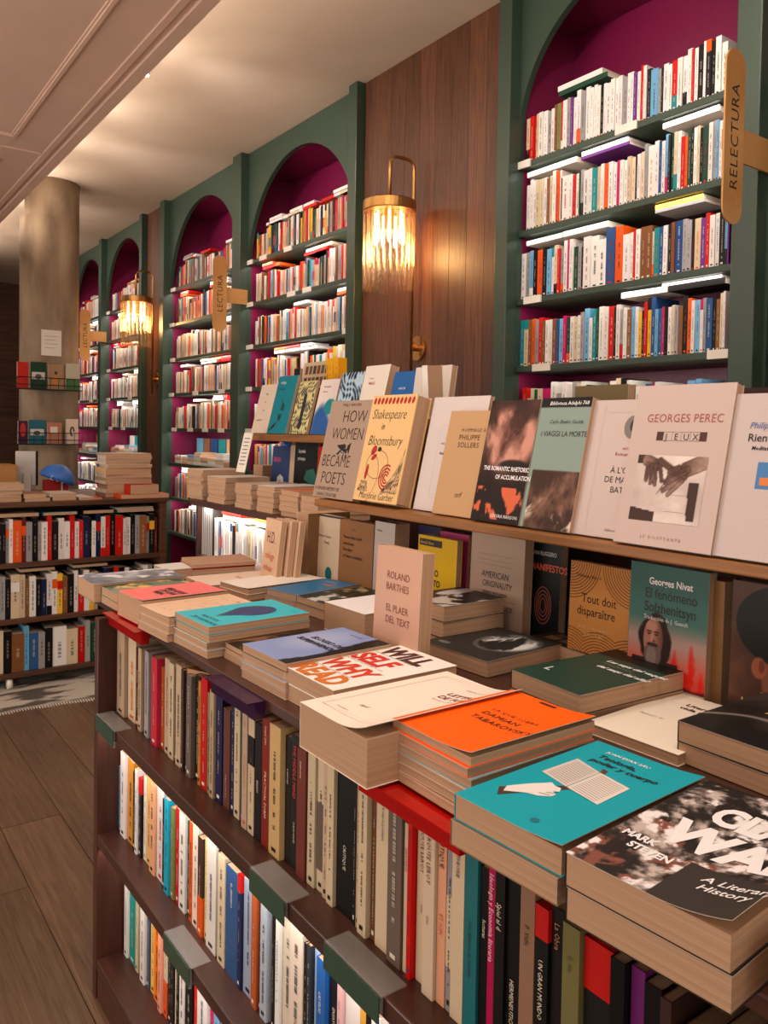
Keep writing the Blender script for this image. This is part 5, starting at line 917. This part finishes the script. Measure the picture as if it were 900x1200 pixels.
# box, monitor and blue dome
bx = tag(empty('cardboard_box', (.735, LY+.45, T0)), 'closed cardboard box at the end of the counter beside the monitor', 'box')
ct = tag(empty('counter', (.3, LY+.37, FZ)), 'low brown counter behind the castored bookcase', 'counter'); boxo('counter_top', (0, 1.2, .001, .5, .952, .975), CASEW, ct, .002); boxo('counter_body', (.02, 1.18, .02, .48, 0, .9515), CASEW, ct)
bx.location.z = FZ+.976; CB = plain('cardboard', (.66, .48, .30), .8, spec=.1)
boxo('carton', (0, .24, 0, .22, 0, .17), CB, bx); boxo('flap', (-.002, .119, -.002, .222, .1705, .174), CB, bx); boxo('flap', (.121, .242, -.002, .222, .1705, .174), CB, bx); boxo('tape', (.105, .135, -.003, -.0005, .1, .17), plain('tape', (.5, .36, .22), .3), bx)
mo = tag(empty('monitor', (1.048, LY+.55, FZ+.976)), 'white screen seen from behind on the counter by the column', 'monitor')
q = boxo('screen_back', (-.058, .050, -.008, .008, .05, .25), plain('pale_plastic', (.74, .72, .70), .4), mo, .004); q.rotation_euler = (.15, 0, -.25); q = boxo('screen_front', (.050, .064, -.012, .02, .05, .25), BLACKM, mo, .002); q.rotation_euler = (.15, 0, -.25); boxo('stand', (-.02, .02, -.02, .02, .012, .12), MATS['pale_plastic'], mo); boxo('foot', (-.05, .05, -.06, .06, 0, .011), MATS['pale_plastic'], mo, .003)
dm = tag(empty('display_ornament', (ux(67, LY+.45), LY+.47, FZ+.976)), 'blue half dome ornament tilted over a red holder on the counter', 'ornament')
boxo('red_holder', (-.07, .06, -.03, .03, 0, .085), plain('holder_red', (.62, .06, .05), .4), dm, .003); boxo('white_stick', (.02, .026, -.037, -.031, 0, .10), CARD, dm)
m = MB(); m.disc_stack(0, 0, [(.10*math.cos(a), .095*math.sin(a)) for a in np.linspace(0, 1.5, 9)], 24); q = m.build('blue_dome', plain('dome_blue', (.20, .42, .75), .4), dm, True); q.location = (0, 0, .082); q.rotation_euler = (0, .38, 0)
for k in range(3): m = MB(); m.tube([(-.04+k*.03+.012*math.cos(a), -.085+.004*k, .10+.012*math.sin(a)+(-.008*k)) for a in np.linspace(0, 5, 9)], .002, 6); m.build('white_scroll', CARD, dm)
# rug
RUGM, nt, b = nodes('woven_rug'); n1 = N(nt, 'ShaderNodeTexNoise'); n1.inputs['Scale'].default_value = 9; n1.inputs['Detail'].default_value = 8; n2 = N(nt, 'ShaderNodeTexNoise'); n2.inputs['Scale'].default_value = 160
cr = N(nt, 'ShaderNodeValToRGB'); cr.color_ramp.elements[0].position = .42; cr.color_ramp.elements[1].position = .5; cr.color_ramp.elements[0].color = (*lin((.34, .30, .27)), 1); cr.color_ramp.elements[1].color = (*lin((.74, .71, .66)), 1)
nt.links.new(n1.outputs[0], cr.inputs[0]); nt.links.new(cr.outputs[0], b.inputs['Base Color']); b.inputs['Roughness'].default_value = .95; bp = N(nt, 'ShaderNodeBump'); bp.inputs['Strength'].default_value = .6; bp.inputs['Distance'].default_value = .004; nt.links.new(n2.outputs[0], bp.inputs['Height']); nt.links.new(bp.outputs[0], b.inputs['Normal'])
m = MB(); nn = 30; xs_ = np.linspace(-.3, 1.75, nn); top = [(x, 4.13+.012*math.sin(9*x)+.006*math.sin(31*x)) for x in xs_]; m.prism(top+[(1.75, 4.79), (-.3, 4.79)], FZ+.0008, FZ+.010)
rg = m.build('rug', RUGM); tag(rg, 'worn grey and white woven rug under the castored bookcase', 'rug')
fm = MB()
for i in range(160): x = -.29+i*.0127; y = 4.13+.012*math.sin(9*x)+.006*math.sin(31*x); fm.box(x, x+.004, y-.022-random.random()*.01, y+.002, FZ+.0008, FZ+.005)
tag(fm.build('fringe', CARD, rg), kind='stuff')

# ---------------------------------------------------------------- racks and notice on the column
RY = 6.63
def rx(u, z): return at(u, pr(1.3, RY, z)[1], 'Y', RY)[0]
for (zr, nm, bk_) in ((at(50, 456, 'Y', RY)[2], 'upper', ((19, 32, 424, (.72, .12, .08), 'red leaflet book'), (34, 53, 424, (.08, .22, .15), 'dark green book with a pale group photograph'), (55, 73, 427, (.60, .48, .36), 'tan book with a small figure'), (76, 92, 426, (.72, .70, .62), 'white book with green foot'))), (at(50, 520, 'Y', RY)[2], 'lower', ((20, 31, 493, (.25, .10, .22), 'dark plum and red book'), (32, 52, 492, (.13, .38, .44), 'teal book with white figures'), (54, 71, 495, (.68, .46, .36), 'peach book with white square'), (76, 90, 491, (.84, .76, .68), 'cream book with a dark twisted mark')))):
    rk = tag(empty('wire_rack', (rx(18, zr), RY, zr)), f'{nm} black wire rack of face-out books on the concrete column', 'rack'); L = rx(94, zr)-rx(18, zr)
    boxo('rack_floor', (0, L, -.06, .02, -.008, 0), BLACKM, rk)
    for zz in (.03, .085): m = MB(); m.tube([(0, .018, zz), (0, -.058, zz), (L, -.058, zz), (L, .018, zz)], .003, 6); m.build('wire', BLACKM, rk)
    for i in range(9): m = MB(); m.tube([(L*i/8, -.058, 0), (L*i/8, -.058, .085)], .002, 6); m.build('wire', BLACKM, rk)
    for (u0, u1, v, c, l) in bk_:
        H = at(u0, v, 'Y', RY)[2]-zr; x0, x1 = rx(u0, zr+.1), rx(u1, zr+.1); mw = Matrix.Translation((x0, RY-.02, zr+.0005))@Matrix.Rotation(math.radians(90), 4, 'X')
        o = book(mw, x1-x0, H, .02, c, f'{l} in the {nm} rack on the column', 'books in the column racks', spine=(.8, .75, .7)); W = x1-x0
        if 'group' in l or 'figures' in l: shape(o, 'printed_photo', rect(W*.1, W*.9, H*.35, H*.62), (.78, .76, .72)); shape(o, 'printed_photo', ell(W*.5, H*.45, W*.2, H*.1), (.3, .3, .3), .0007)
        if 'foot' in l: shape(o, 'printed_photo', rect(0, W, 0, H*.4), (.22, .42, .20))
        if 'figure' in l and 'small' in l: shape(o, 'printed_photo', ell(W*.5, H*.35, W*.22, H*.22), (.75, .45, .2)); shape(o, 'printed_photo', ell(W*.5, H*.66, W*.1, H*.07), (.2, .12, .1))
        if 'square' in l: shape(o, 'printed_photo', rect(W*.2, W*.7, H*.5, H*.8), (.85, .82, .78))
        if 'mark' in l: ring(o, W*.5, H*.5, W*.2, H*.2, .012, (.15, .08, .07), 0, 5)
        if 'plum' in l: shape(o, 'printed_photo', ell(W*.5, H*.6, W*.3, H*.3), (.7, .1, .1))
nz_ = at(60, 402, 'Y', 6.66); nt_ = tag(empty('notice_sheet', (nz_[0], 6.655, nz_[2])), 'plain cream notice sheet taped on the column above the racks', 'notice'); boxo('sheet', (-.075, .075, -.002, 0, -.10, .10), CARD, nt_)
q = MB(); [q.box(-.05, .05-.02*(i % 2), -.0028, -.0022, .05-i*.03, .053-i*.03) for i in range(4)]; q.build('printed_lines', flat_mat((.5, .45, .4)), nt_)
